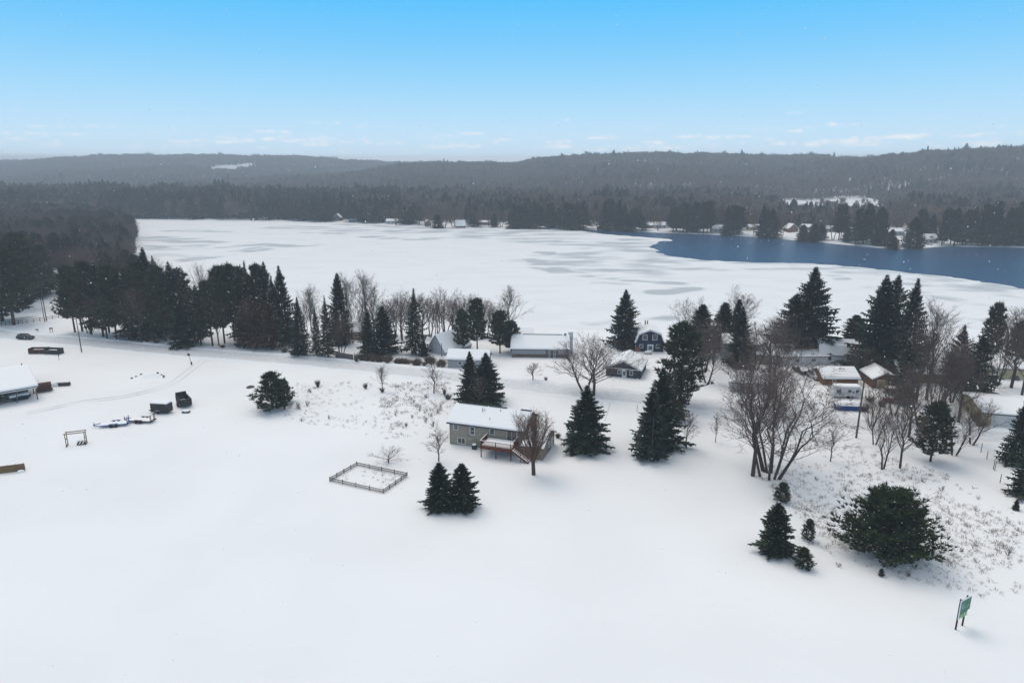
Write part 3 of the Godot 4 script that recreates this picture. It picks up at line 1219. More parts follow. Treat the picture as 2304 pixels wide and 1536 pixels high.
# ---------------------------------------------------------------- dry weeds poking through the snow
func make_weeds():
	rng.seed = 61
	var meshes := []
	for k in 4:
		var mb := MB.new()
		for s in 5 + k:
			var a := rng.randf() * TAU
			var o := Vector3(cos(a), 0, sin(a)) * rng.randf_range(0.05, 0.35)
			var p := o + Vector3(0, -0.05, 0)
			var dd := (Vector3.UP + Vector3(jit(0.9), 0, jit(0.9))).normalized()
			mb.col = Color(1, 1, 1) * rng.randf_range(0.7, 1.3)
			for g in 3:
				var e := p + dd * rng.randf_range(0.14, 0.34)
				mb.tube(p, e, 0.016, 0.011, 3)
				if rng.randf() < 0.6:
					var f := (dd + Vector3(jit(1.0), jit(0.4), jit(1.0))).normalized()
					mb.blade(p, p + f * 0.28, 0.014, f.cross(Vector3(jit(1), jit(1), 0.2)))
				p = e
				dd = (dd + Vector3(jit(0.6), jit(0.5) - 0.15, jit(0.6))).normalized()
		meshes.append(mb.mesh())
	var patch := FastNoiseLite.new()
	patch.seed = 15
	patch.frequency = 0.06
	var lists := [[], [], [], []]
	# [polygon in pixels, how many, size]
	for z in [
		[[[1690, 985], [1860, 985], [1960, 1020], [2120, 1060], [2304, 1150], [2304, 1330], [2230, 1345], [2050, 1310], [1820, 1230], [1790, 1150], [1700, 1070]], 1150, 0.85],
		[[[1780, 1110], [1900, 1090], [2304, 1180], [2304, 1290], [2120, 1300], [1850, 1225]], 260, 1.0],
		[[[860, 870], [1010, 850], [1020, 900], [990, 960], [880, 965], [850, 920]], 260, 1.1],
		[[[560, 885], [700, 855], [1000, 865], [980, 985], [880, 990], [720, 960], [600, 930]], 420, 0.8],
		[[[745, 1072], [805, 1046], [905, 1068], [862, 1098]], 40, 0.7]]:
		var poly := PackedVector2Array()
		var lo := Vector2(1e6, 1e6)
		var hi := -lo
		for q in z[0]:
			var p := P(q[0], q[1])
			poly.append(Vector2(p.x, -p.z))
			lo = lo.min(poly[-1])
			hi = hi.max(poly[-1])
		var got := 0
		var tries := 0
		while got < z[1] and tries < 60000:
			tries += 1
			var p := Vector2(rng.randf_range(lo.x, hi.x), rng.randf_range(lo.y, hi.y))
			if not Geometry2D.is_point_in_polygon(p, poly) or patch.get_noise_2d(p.x, p.y) + rng.randf() * 0.5 < 0.12:
				continue
			got += 1
			var s: float = z[2] * rng.randf_range(0.45, 1.25)
			lists[rng.randi() % 4].append([placed_tree(p.x, p.y, s * 10, s * 10), Color(0.15, 0.12, 0.11) * rng.randf_range(0.7, 1.5)])
	for k in 4:
		flush_wood("dry_weeds", meshes[k], lists[k], M.far_wood, "dry brown weed stalks poking through the snow", "weeds")

# ---------------------------------------------------------------- buildings
func gable(half: float, wall: float, ridge: float) -> Array:
	return [Vector2(half, wall), Vector2(0, ridge), Vector2(-half, wall)]

func roof_parts(parent: Node, prof: Array, x0: float, x1: float, over: float, thick: float, snow: float, mroof: Material, eave := 0.35, called := "roof"):
	# extend eaves along the slope
	var p := prof.duplicate()
	var d0: Vector2 = (p[0] - p[1]).normalized()
	var d1: Vector2 = (p[-1] - p[-2]).normalized()
	p[0] += d0 * eave
	p[-1] += d1 * eave
	var up := []
	for i in p.size():
		up.append(p[i] + Vector2(0, 0.02))
	var slab := func(lo: float, hi: float, x_in: float, z_in: float) -> Array:
		var poly := []
		for i in up.size():
			poly.append(up[i] + Vector2(0, lo))
		for i in range(up.size() - 1, -1, -1):
			var q: Vector2 = up[i]
			if i == 0: q -= d0 * z_in
			if i == up.size() - 1: q -= d1 * z_in
			poly.append(q + Vector2(0, hi))
		return [poly, x0 - over + x_in, x1 + over - x_in]
	var mb := MB.new()
	var s: Array = slab.call(0.0, thick, 0.0, 0.0)
	mb.prism(s[0], s[1], s[2])
	var r := part(called, mb, mroof, parent)
	if snow > 0:
		var sb := MB.new()
		# rounded blanket: stacked rims, widest low down
		var steps := [[0.0, 0.02], [0.35, -0.02], [0.75, 0.05], [1.0, 0.2]]
		var rings := []
		for st in steps:
			var k: float = st[1]
			var ring := []
			for e in [0, 1]:
				for i in up.size():
					var q: Vector2 = up[i] + Vector2(0, thick + 0.004 + snow * st[0])
					if i == 0: q -= d0 * k
					if i == up.size() - 1: q -= d1 * k
					var wob := 0.03 * sin(i * 2.1 + e * 1.3)
					ring.append(Vector3((x0 - over + k) if e == 0 else (x1 + over - k), q.y + wob * st[0], q.x))
			rings.append(ring)
		var n := up.size()
		for k in rings.size() - 1:
			var a: Array = rings[k]
			var b: Array = rings[k + 1]
			sb.quad(a[0], a[n], b[n], b[0])
			sb.quad(a[n - 1], b[n - 1], b[2 * n - 1], a[2 * n - 1])
			for i in n - 1:
				sb.quad(a[i], b[i], b[i + 1], a[i + 1])
				sb.quad(a[n + i], a[n + i + 1], b[n + i + 1], b[n + i])
		var t: Array = rings[-1]
		for i in n - 1:
			sb.quad(t[i], t[n + i], t[n + i + 1], t[i + 1])
		part("snow", sb, M.roof_snow, r)
	return r

# face: 0 front (+z), 1 right (+x), 2 back (-z), 3 left (-x); u along the face seen from outside
func on_face(face: int, w: float, l: float, u: float, y: float, out := 0.0) -> Transform3D:
	var a: float = [0.0, PI / 2, PI, -PI / 2][face]
	var b := Basis(Vector3.UP, a)
	var half := w if face % 2 == 0 else l
	return Transform3D(b, b * Vector3(u, y, half + out))

func window(parent: Node, tf: Transform3D, w: float, h: float, cols := 1, rows := 2, frame: Material = null, called := "window"):
	var f := MB.new()
	var t := 0.09
	f.box(Vector3(0, h / 2, 0.02), Vector3(w + t, t, 0.08))
	f.box(Vector3(0, -h / 2, 0.03), Vector3(w + t * 1.6, t, 0.1))
	for s in [-1, 1]:
		f.box(Vector3(s * w / 2, 0, 0.018), Vector3(t, h - t, 0.08))
	for i in range(1, cols):
		f.box(Vector3(-w / 2 + w * i / cols, 0, 0.012), Vector3(0.06, h - t, 0.06))
	for i in range(1, rows):
		f.box(Vector3(0, -h / 2 + h * i / rows, 0.01), Vector3(w - t, 0.05, 0.06))
	var o := part(called, f, frame if frame else M.white_trim, parent)
	o.transform = tf
	for i in cols:
		for j in rows:
			var g := MB.new()
			g.box(Vector3(-w / 2 + w * (i + 0.5) / cols, -h / 2 + h * (j + 0.5) / rows, 0.006), Vector3(w / cols - 0.03, h / rows - 0.03, 0.012))
			part("pane", g, M.glass, o)

func door(parent: Node, tf: Transform3D, w: float, h: float, m: Material, glass := 0.0, frame: Material = null):
	var f := MB.new()
	f.box(Vector3(0, h - 0.03, 0.02), Vector3(w + 0.2, 0.1, 0.09))
	for s in [-1, 1]:
		f.box(Vector3(s * (w / 2 + 0.05), h / 2 - 0.04, 0.02), Vector3(0.1, h - 0.08, 0.085))
	var o := part("door", f, frame if frame else M.white_trim, parent)
	o.transform = tf
	var l := MB.new()
	l.box(Vector3(0, h / 2 - 0.04, 0.01), Vector3(w, h - 0.1, 0.04))
	part("leaf", l, m, o)
	if glass > 0:
		var g := MB.new()
		g.box(Vector3(0, h * 0.55, 0.02), Vector3(w * 0.65, h * glass, 0.035))
		part("pane", g, M.glass, o)
	var k := MB.new()
	k.box(Vector3(w * 0.38, 1.0, 0.05), Vector3(0.05, 0.12, 0.06))
	part("handle", k, M.dark_metal, o)

func garage_door(parent: Node, tf: Transform3D, w: float, h: float, m: Material):
	var f := MB.new()
	f.box(Vector3(0, h + 0.05, 0.02), Vector3(w + 0.24, 0.12, 0.09))
	for s in [-1, 1]:
		f.box(Vector3(s * (w / 2 + 0.06), h / 2 - 0.01, 0.02), Vector3(0.12, h - 0.02, 0.085))
	var o := part("garage_door", f, M.white_trim, parent)
	o.transform = tf
	var rows := 4
	for i in rows:
		var b := MB.new()
		b.cbox(Vector3(0, h * (i + 0.5) / rows, 0.0), Vector3(w, h / rows - 0.03, 0.06), 0.02)
		part("panel", b, m, o)

func chimney(parent: Node, at: Vector3, s: float, h: float, m: Material):
	var mb := MB.new()
	mb.box(at + Vector3(0, h / 2, 0), Vector3(s, h, s))
	mb.box(at + Vector3(0, h + 0.05, 0), Vector3(s + 0.14, 0.12, s + 0.14))
	var o := part("chimney", mb, m, parent)
	var c := MB.new()
	c.cbox(at + Vector3(0, h + 0.2, 0), Vector3(s, 0.16, s), 0.06)
	part("snow", c, M.roof_snow, o)

func walls(parent: Node, prof: Array, x0: float, x1: float, m: Material, called := "wall"):
	var mb := MB.new()
	var poly := [Vector2(prof[0].x, -1.2)]
	for q in prof:
		poly.append(q)
	poly.append(Vector2(prof[-1].x, -1.2))
	mb.prism(poly, x0, x1)
	return part(called, mb, m, parent)

func corner_trim(parent: Node, x0: float, x1: float, z: float, zb: float, h: float, m: Material):
	for x in [x0, x1]:
		for zz in [z, zb]:
			var mb := MB.new()
			mb.box(Vector3(x, h / 2 - 0.5, zz), Vector3(0.14, h + 0.9, 0.14))
			part("corner_board", mb, m, parent)

# simple house: ridge along local x
func house(called: String, label: String, at: Vector3, turn: float, l: float, half: float, wall: float, ridge: float, mw: Material, opt := {}) -> Node3D:
	var o := thing(called, label, opt.get("cat", "house"), at, turn, opt.get("group", ""))
	var prof: Array = opt.get("prof", gable(half, wall, ridge))
	walls(o, prof, -l / 2, l / 2, mw)
	roof_parts(o, prof, -l / 2, l / 2, opt.get("over", 0.4), 0.14, opt.get("snow", 0.3), opt.get("roof", M.dark_roof), opt.get("eave", 0.4))
	for w in opt.get("win", []):     # face, u, y, w, h, cols, rows
		window(o, on_face(w[0], half, l / 2, w[1], w[2]), w[3], w[4], w[5] if w.size() > 5 else 1, w[6] if w.size() > 6 else 2, opt.get("trim", null))
	for w in opt.get("door", []):
		door(o, on_face(w[0], half, l / 2, w[1], 0.0), w[2], w[3], w[4], 0.5)
	for w in opt.get("gdoor", []):
		garage_door(o, on_face(w[0], half, l / 2, w[1], 0.0), w[2], w[3], w[4])
	for w in opt.get("chim", []):
		chimney(o, w[0], w[1], w[2], w[3])
	return o

func make_materials():
	mat("snow", 0.83, 0.84, 0.86, 0.95, {"spec": 0.1, "tex": {"seed": 2, "f": 0.012, "lo": 0.972, "hi": 1.0, "oct": 2, "world": true, "scale": Vector3.ONE * 0.011}})
	mat("packed_snow", 0.765, 0.78, 0.81, 0.85, {"spec": 0.2, "tex": {"seed": 6, "f": 0.03, "lo": 0.9, "hi": 1.0, "world": true, "scale": Vector3(0.05, 0.05, 0.12)}})
	mat("track_snow", 0.72, 0.735, 0.765, 0.8, {"spec": 0.2, "tex": {"seed": 7, "f": 0.03, "lo": 0.88, "hi": 1.0, "world": true, "scale": Vector3.ONE * 0.1}})
	mat("roof_snow", 0.84, 0.85, 0.87, 0.95, {"spec": 0.1})
	mat("tree_snow", 0.8, 0.82, 0.85, 0.95, {"spec": 0.1})
	mat("needles", 1, 1, 1, 0.85, {"vc": true, "spec": 0.15})
	mat("twig", 1, 1, 1, 0.95, {"vc": true, "spec": 0.1})
	mat("bark", 1, 1, 1, 0.95, {"vc": true, "spec": 0.1, "tex": {"seed": 12, "f": 0.05, "lo": 0.7, "hi": 1.0, "scale": Vector3(1.5, 0.4, 1.5)}})
	mat("far_wood", 1, 1, 1, 0.95, {"vc": true, "spec": 0.05})
	var bb := {"seed": 14, "f": 0.03, "lo": 0.86, "hi": 1.0, "scale": Vector3(0.15, 0.9, 0.15)}
	mat("siding_taupe", 0.33, 0.30, 0.245, 0.8, {"tex": bb})
	mat("siding_brown", 0.27, 0.23, 0.18, 0.8, {"tex": bb})
	mat("siding_navy", 0.022, 0.034, 0.068, 0.7, {"tex": bb})
	mat("siding_charcoal", 0.050, 0.055, 0.070, 0.75, {"tex": bb})
	mat("siding_grey", 0.36, 0.375, 0.40, 0.8, {"tex": bb})
	mat("siding_pale", 0.50, 0.52, 0.56, 0.8, {"tex": bb})
	mat("siding_white", 0.66, 0.67, 0.69, 0.8, {"tex": bb})
	mat("siding_yellow", 0.52, 0.45, 0.28, 0.8, {"tex": bb})
	mat("siding_log", 0.20, 0.095, 0.045, 0.85, {"tex": bb})
	mat("siding_red", 0.20, 0.055, 0.04, 0.85, {"tex": bb})
	mat("siding_blue", 0.10, 0.20, 0.32, 0.8, {"tex": bb})
	mat("stone", 0.26, 0.215, 0.19, 0.9, {"tex": {"seed": 20, "f": 0.05, "lo": 0.45, "hi": 1.0, "scale": Vector3.ONE * 0.7}})
	mat("brick", 0.24, 0.12, 0.085, 0.9, {"tex": bb})
	mat("white_trim", 0.72, 0.72, 0.72, 0.6)
	mat("tan_door", 0.44, 0.38, 0.21, 0.7, {"tex": bb})
	mat("pale_door", 0.55, 0.62, 0.65, 0.6)
	mat("dark_roof", 0.055, 0.05, 0.048, 0.9)
	mat("glass", 0.035, 0.045, 0.055, 0.08, {"spec": 0.6})
	mat("dark_metal", 0.028, 0.029, 0.031, 0.5, {"spec": 0.4})
	mat("black_paint", 0.016, 0.017, 0.019, 0.45, {"spec": 0.45, "tex": {"seed": 25, "f": 0.03, "lo": 0.8, "hi": 1.0, "scale": Vector3.ONE * 0.4}})
	mat("grey_metal", 0.28, 0.29, 0.30, 0.5, {"spec": 0.5})
	mat("rust", 0.14, 0.065, 0.04, 0.85, {"tex": {"seed": 30, "f": 0.05, "lo": 0.55, "hi": 1.0, "scale": Vector3.ONE * 0.5}})
	mat("deck_wood", 0.18, 0.058, 0.038, 0.8, {"tex": {"seed": 33, "f": 0.05, "lo": 0.75, "hi": 1.0, "scale": Vector3(0.4, 1.5, 0.4)}})
	mat("grey_wood", 0.17, 0.155, 0.145, 0.9, {"tex": {"seed": 34, "f": 0.05, "lo": 0.7, "hi": 1.0, "scale": Vector3.ONE}})
	mat("pole_wood", 0.125, 0.105, 0.09, 0.9, {"tex": {"seed": 35, "f": 0.05, "lo": 0.75, "hi": 1.0, "scale": Vector3(1.5, 0.3, 1.5)}})
	mat("tan_wood", 0.26, 0.17, 0.085, 0.85, {"tex": {"seed": 36, "f": 0.05, "lo": 0.7, "hi": 1.0, "scale": Vector3.ONE}})
	mat("rubber", 0.02, 0.02, 0.02, 0.9)
	mat("blue_tarp", 0.012, 0.055, 0.26, 0.55)
	mat("teal_hull", 0.02, 0.05, 0.075, 0.6)
	mat("blue_steel", 0.02, 0.07, 0.25, 0.5)
	mat("red_paint", 0.22, 0.035, 0.03, 0.55)
	mat("car_dark", 0.028, 0.027, 0.03, 0.45, {"spec": 0.3})
	mat("car_silver", 0.34, 0.35, 0.37, 0.4, {"spec": 0.5})
	mat("sign_purple", 0.05, 0.022, 0.03, 0.8)
	mat("dead_leaf", 0.17, 0.085, 0.045, 0.9)
	mat("lamp_red", 0.25, 0.02, 0.02, 0.3)
	mat("lamp_clear", 0.6, 0.6, 0.58, 0.2)

# ---------------------------------------------------------------- the taupe house with the red deck
func make_main_house():
	var at := P(1013, 998.5)
	var o := thing("split_level_house", "taupe sided two-storey house with snowy roof and red raised deck", "house", at, deg_to_rad(-18.7))
	var prof := [Vector2(0, 4.45), Vector2(-4, 6.45), Vector2(-8, 4.45)]
	walls(o, prof, 0, 14.4, M.siding_taupe)
	var r = roof_parts(o, prof, 0, 14.4, 0.45, 0.16, 0.24, M.dark_roof, 0.5)
	for seg in [[0.2, 6.2], [6.35, 9.9], [12.6, 14.7]]:
		var rv := MB.new()
		rv.cbox(Vector3((seg[0] + seg[1]) / 2, 6.93, -4.0), Vector3(seg[1] - seg[0], 0.12, 0.34), 0.04)
		part("ridge_vent", rv, M.dark_roof, r)
	for q in [[5.6, -2.6, 0.75, 0.07], [7.6, -1.0, 0.45, 0.05], [8.9, -3.2, 0.35, 0.06], [5.9, -2.9, 0.5, 0.05]]:
		var pp := MB.new()
		var y: float = 4.45 - q[1] * 0.5 + 0.1
		pp.tube(Vector3(q[0], y, q[1]), Vector3(q[0], y + 0.3 + q[2], q[1]), q[3], q[3], 8, true)
		part("vent_pipe", pp, M.dark_metal, r)
	# fascia along the eave facing the deck
	var fa := MB.new()
	fa.box(Vector3(7.2, 4.28, 0.49), Vector3(15.36, 0.2, 0.05))
	part("fascia", fa, M.dark_roof, o)
	var f := func(u: float, y: float): return Transform3D(Basis.IDENTITY, Vector3(u, y, 0.0))
	window(o, f.call(1.23, 3.5), 0.9, 0.95, 1, 2)
	window(o, f.call(4.5, 3.2), 0.9, 1.5, 1, 2)
	window(o, f.call(8.4, 3.5), 0.9, 0.95, 1, 2)
	window(o, f.call(2.3, 0.95), 1.5, 1.15, 2, 1)
	window(o, f.call(12.2, 3.2), 1.9, 1.95, 2, 1, M.white_trim, "sliding_door")
	for x in [0.0, 14.4]:
		var cb := MB.new()
		cb.box(Vector3(x, 1.9, 0.0), Vector3(0.12, 5.0, 0.12))
		part("corner_board", cb, M.siding_taupe, o)
	var pipe := MB.new()
	pipe.tube(Vector3(3.6, 2.0, 0.06), Vector3(5.5, 1.85, 0.06), 0.035, 0.035, 6, true)
	pipe.tube(Vector3(5.5, 1.85, 0.06), Vector3(5.5, 0.3, 0.06), 0.035, 0.035, 6, true)
	pipe.box(Vector3(3.6, 2.2, 0.07), Vector3(0.2, 0.4, 0.14))
	part("gas_pipe", pipe, M.grey_metal, o)
	# garage wing
	var gp := [Vector2(1.7, 2.35), Vector2(-2.3, 4.0), Vector2(-6.2, 2.35)]
	var gw := MB.new()
	var poly := [Vector2(1.7, -1.0), gp[0], gp[1], gp[2], Vector2(-6.2, -1.0)]
	gw.prism(poly, 14.42, 18.5)
	part("garage_wall", gw, M.siding_brown, o)
	roof_parts(o, gp, 14.9, 18.5, 0.35, 0.14, 0.24, M.dark_roof, 0.4, "garage_roof")
	door(o, Transform3D(Basis(Vector3.UP, PI / 2), Vector3(18.5, 0, -4.6)), 0.95, 2.05, M.pale_door, 0.4)
	window(o, Transform3D(Basis(Vector3.UP, PI / 2), Vector3(18.5, 1.4, -2.6)), 0.9, 1.0, 1, 2)
	# deck
	var dk := Node3D.new()
	dk.name = "deck"
	o.add_child(dk)
	var fl := MB.new()
	fl.box(Vector3(10.5, 2.06, 2.05), Vector3(5.9, 0.12, 3.9))
	part("floor", fl, M.deck_wood, dk)
	var fs := MB.new()
	fs.cbox(Vector3(10.5, 2.28, 1.95), Vector3(5.6, 0.32, 3.55), 0.14)
	part("snow", fs, M.roof_snow, dk)
	for s in [[Vector3(10.5, 1.86, 3.98), Vector3(5.9, 0.3, 0.06)], [Vector3(7.58, 1.86, 2.0), Vector3(0.06, 0.3, 3.9)], [Vector3(13.42, 1.86, 2.0), Vector3(0.06, 0.3, 3.9)]]:
		var b := MB.new()
		b.box(s[0], s[1])
		part("rim_board", b, M.deck_wood, dk)
	for x in [7.7, 10.5, 13.3]:
		var b := MB.new()
		b.box(Vector3(x, 0.7, 3.8), Vector3(0.16, 2.6, 0.16))
		part("post", b, M.deck_wood, dk)
		var b2 := MB.new()
		b2.box(Vector3(x, 2.7, 3.93), Vector3(0.11, 1.16, 0.11))
		part("railing_post", b2, M.deck_wood, dk)
	var rails := [[Vector3(7.6, 3.2, 3.93), Vector3(13.3, 3.2, 3.93)], [Vector3(7.6, 2.32, 3.93), Vector3(13.3, 2.32, 3.93)],
		[Vector3(7.6, 3.2, 0.15), Vector3(7.6, 3.2, 3.88)], [Vector3(7.6, 2.32, 0.15), Vector3(7.6, 2.32, 3.88)],
		[Vector3(13.4, 3.2, 0.15), Vector3(13.4, 3.2, 2.7)], [Vector3(13.4, 2.32, 0.15), Vector3(13.4, 2.32, 2.7)]]
	for q in rails:
		var b := MB.new()
		b.beam(q[0], q[1], 0.13, 0.07)
		part("rail", b, M.deck_wood, dk)
		if q[0].y > 3:
			var s := MB.new()
			s.beam(q[0] + Vector3(0, 0.065, 0), q[1] + Vector3(0, 0.065, 0), 0.1, 0.06)
			part("rail_snow", s, M.roof_snow, dk)
	var bal := MB.new()
	bal.box(Vector3.ZERO, Vector3(0.045, 0.84, 0.045))
	var bm := bal.mesh()
	for k in 36:
		part("baluster", bm, M.deck_wood, dk, Vector3(7.78 + k * 0.155, 2.76, 3.93))
	for k in 22:
		part("baluster", bm, M.deck_wood, dk, Vector3(7.6, 2.76, 0.3 + k * 0.16))
	for k in 15:
		part("baluster", bm, M.deck_wood, dk, Vector3(13.4, 2.76, 0.3 + k * 0.16))
	# stairs down along the house
	for z in [2.75, 3.85]:
		var b := MB.new()
		b.beam(Vector3(13.45, 1.95, z), Vector3(16.6, 0.0, z), 0.07, 0.28)
		part("stringer", b, M.deck_wood, dk)
		var hr := MB.new()
		hr.beam(Vector3(13.45, 3.15, z), Vector3(16.6, 1.1, z), 0.09, 0.07)
		part("handrail", hr, M.deck_wood, dk)
		var hm := MB.new()
		hm.beam(Vector3(13.45, 2.6, z), Vector3(16.6, 0.6, z), 0.05, 0.1)
		part("handrail", hm, M.deck_wood, dk)
		for x in [13.5, 15.05, 16.5]:
			var p := MB.new()
			var y: float = 1.95 - (x - 13.45) * 0.62
			p.box(Vector3(x, y + 0.5, z + 0.01), Vector3(0.1, 1.25, 0.1))
			part("stair_post", p, M.deck_wood, dk)
	for k in 10:
		var x := 13.65 + k * 0.3
		var y := 1.92 - k * 0.19
		var b := MB.new()
		b.box(Vector3(x, y, 3.3), Vector3(0.28, 0.05, 1.03))
		var t := part("tread", b, M.deck_wood, dk)
	for k in 10:
		var s := MB.new()
		s.cbox(Vector3(13.65 + k * 0.3, 2.0 - k * 0.19, 3.3), Vector3(0.25, 0.11, 0.95), 0.04)
		part("tread_snow", s, M.roof_snow, dk)
	var sp := MB.new()
	sp.box(Vector3(15.1, 0.3, 3.75), Vector3(0.1, 1.3, 0.1))
	part("post", sp, M.deck_wood, dk)
	# outdoor air conditioner
	var tf := Transform3D(Basis(Vector3.UP, deg_to_rad(-18.7)), at)
	var ap := tf * Vector3(5.25, 0, 0.95)
	var ac := thing("air_conditioner", "black outdoor air conditioner with snow cap beside the deck", "air conditioner", Vector3(ap.x, hgt(ap.x, -ap.z), ap.z), deg_to_rad(-18.7))
	var a := MB.new()
	a.cbox(Vector3(0, 0.42, 0), Vector3(0.8, 0.85, 0.8), 0.1)
	part("case", a, M.dark_metal, ac)
	for k in 6:
		var fin := MB.new()
		fin.box(Vector3(-0.3 + k * 0.12, 0.42, 0.4), Vector3(0.03, 0.65, 0.03))
		part("fin", fin, M.black_paint, ac)
	var sc := MB.new()
	sc.cbox(Vector3(0, 0.94, 0), Vector3(0.72, 0.2, 0.72), 0.1)
	part("snow", sc, M.roof_snow, ac)

func front(bx: float, by: float, turn: float, off: Vector3) -> Vector3:
	var p := P(bx, by)
	var q := p + Basis(Vector3.UP, turn) * off
	q.y = p.y
	return q

func make_houses():
	# navy gambrel cottage: gable end to the road
	var t := deg_to_rad(-93.0)
	var hp := [Vector2(4.0, 2.7), Vector2(3.1, 5.0), Vector2(0, 6.2), Vector2(-3.1, 5.0), Vector2(-4.0, 2.7)]
	var o := house("gambrel_cottage", "navy blue gambrel cottage with white trimmed windows", front(1461, 791, t, Vector3(-4.5, 0, 0)), t, 9, 4.0, 2.7, 6.2, M.siding_navy, {"prof": hp, "snow": 0.3,
		"win": [[1, -1.35, 4.15, 1.25, 1.5, 1, 1], [1, 1.4, 4.15, 1.25, 1.5, 1, 1], [1, -2.3, 1.6, 0.95, 1.0, 1, 1], [1, 2.3, 1.6, 0.95, 1.0, 1, 1]]})
	door(o, on_face(1, 4, 4.5, 0.25, 0.0), 1.5, 2.1, M.pale_door, 0.5)
	var b := MB.new()
	b.box(Vector3(4.5, 0.3, 3.4), Vector3(0.16, 1.9, 1.4))
	part("brick_corner", b, M.brick, o)
	for q in [[0.7, 6.4, -0.1], [0.7, 6.4, 0.55]]:
		var pb := MB.new()
		pb.tube(Vector3(-2.0, q[1] - 0.6, q[2]), Vector3(-2.0, q[1] + 1.2, q[2]), 0.16, 0.16, 8, true)
		part("flue_pipe", pb, M.red_paint, o)
	var pb := MB.new()
	pb.tube(Vector3(3.6, 2.0, 4.25), Vector3(3.6, 6.3, 4.25), 0.17, 0.17, 8, true)
	part("stove_pipe", pb, M.dark_metal, o)
	# rake boards in white
	for i in 4:
		var rb := MB.new()
		rb.beam(Vector3(4.96, hp[i].y + 0.02, hp[i].x), Vector3(4.96, hp[i + 1].y + 0.02, hp[i + 1].x), 0.05, 0.2)
		part("rake_board", rb, M.white_trim, o)
	# charcoal gable cottage by the road
	t = deg_to_rad(-109.0)
	o = house("charcoal_cottage", "low charcoal gabled cottage with white door and trim", front(1402, 849, t, Vector3(-4.7, 0, 0)), t, 9.4, 4.3, 2.2, 4.2, M.siding_charcoal, {"snow": 0.34,
		"win": [[1, -0.95, 1.35, 0.8, 0.95, 1, 1], [1, 2.0, 1.35, 0.75, 1.2, 1, 1], [0, 0.0, 1.4, 1.2, 0.9, 2, 1]], "door": [[1, 0.25, 0.95, 2.0, M.pale_door]]})
	var tb := MB.new()
	tb.box(Vector3(4.73, 2.2, 0), Vector3(0.06, 0.16, 8.5))
	part("trim_board", tb, M.white_trim, o)
	for s in [-1, 1]:
		var rb := MB.new()
		rb.beam(Vector3(5.12, 2.12, s * 4.6), Vector3(5.12, 4.2, 0), 0.05, 0.16)
		part("rake_board", rb, M.white_trim, o)
	# stone fronted ranch
	t = deg_to_rad(-3.0)
	o = house("stone_ranch_house", "long grey ranch house with stone base and white double sidelight door", front(1215, 804, t, Vector3(0, 0, -4.6)), t, 15.5, 4.6, 2.5, 4.9, M.siding_grey, {"snow": 0.32, "eave": 0.6})
	for q in [[-7.7, 2.3], [4.2, 7.7]]:
		var sb := MB.new()
		sb.box(Vector3((q[0] + q[1]) / 2, 0.35, 4.63), Vector3(q[1] - q[0], 1.1, 0.12))
		part("stone_base", sb, M.stone, o)
	for q in [1.95, 4.55]:
		var sb := MB.new()
		sb.box(Vector3(q, 1.2, 4.635), Vector3(0.62, 2.2, 0.12))
		part("stone_pier", sb, M.stone, o)
	door(o, on_face(0, 4.6, 7.75, 3.25, 0.0), 0.95, 2.1, M.dark_metal, 0.5)
	for q in [2.5, 4.0]:
		window(o, on_face(0, 4.6, 7.75, q, 1.05), 0.4, 1.9, 1, 1, null, "sidelight")
	window(o, on_face(1, 4.6, 7.75, 0.5, 1.5), 1.4, 1.1, 2, 1)
	chimney(o, Vector3(8.45, -0.6, -1.2), 1.3, 6.4, M.siding_white)
	var rg := MB.new()
	rg.cbox(Vector3(0.6, 5.42, 0), Vector3(11.0, 0.1, 0.3), 0.03)
	part("ridge_vent", rg, M.dark_roof, o)
	var ds := MB.new()
	ds.tube(Vector3(6.9, 4.6, 0.6), Vector3(6.9, 5.5, 0.6), 0.03, 0.03, 5)
	ds.tube(Vector3(6.9, 5.6, 0.68), Vector3(6.9, 5.65, 0.85), 0.14, 0.42, 12, true)
	part("satellite_dish", ds, M.grey_metal, o)
	# pale steep gabled house in the trees
	t = deg_to_rad(-128.0)
	o = house("steep_gable_house", "pale blue grey house with steep snowy roof behind the garage", front(981, 796, t, Vector3(-5.5, 0, 0)), t, 11, 3.4, 1.0, 5.3, M.siding_pale, {"snow": 0.22, "over": 0.2})
	chimney(o, Vector3(-3.5, 4.2, 0.9), 0.9, 2.6, M.stone)
	# low garage with a hipped snow load
	t = deg_to_rad(-6.0)
	o = house("low_grey_garage", "low grey garage with rounded snow roof among small spruces", front(1052, 828, t, Vector3(0, 0, -3.1)), t, 10.5, 3.1, 2.2, 3.7, M.siding_grey, {"snow": 0.45, "cat": "garage"})
	garage_door(o, on_face(2, 3.1, 5.2, 0, 0), 3.0, 2.0, M.siding_white)
	window(o, on_face(0, 3.1, 5.2, -2.0, 1.3), 0.9, 0.8, 1, 1)
	# house hidden behind the marker of the photograph, seen only by its roof edge
	t = deg_to_rad(4.0)
	house("pine_screened_cottage", "small cottage with snowy roof half hidden behind pines", front(1168, 780, t, Vector3(0, 0, -3.5)), t, 8, 3.5, 2.3, 4.4, M.siding_brown, {"snow": 0.3, "win": [[0, 0, 1.4, 1.2, 1.0, 2, 1]]})
	# tan house glimpsed between spruces
	t = deg_to_rad(8.0)
	house("tan_cottage", "tan cottage glimpsed between spruces above the lakeshore", front(790, 765, t, Vector3(0, 0, -3.6)), t, 10, 3.6, 2.5, 4.6, M.tan_wood, {"snow": 0.3, "win": [[0, 1.5, 1.4, 1.2, 1.0, 2, 1]]})
	# two storey pale house behind the big spruce
	t = deg_to_rad(-10.0)
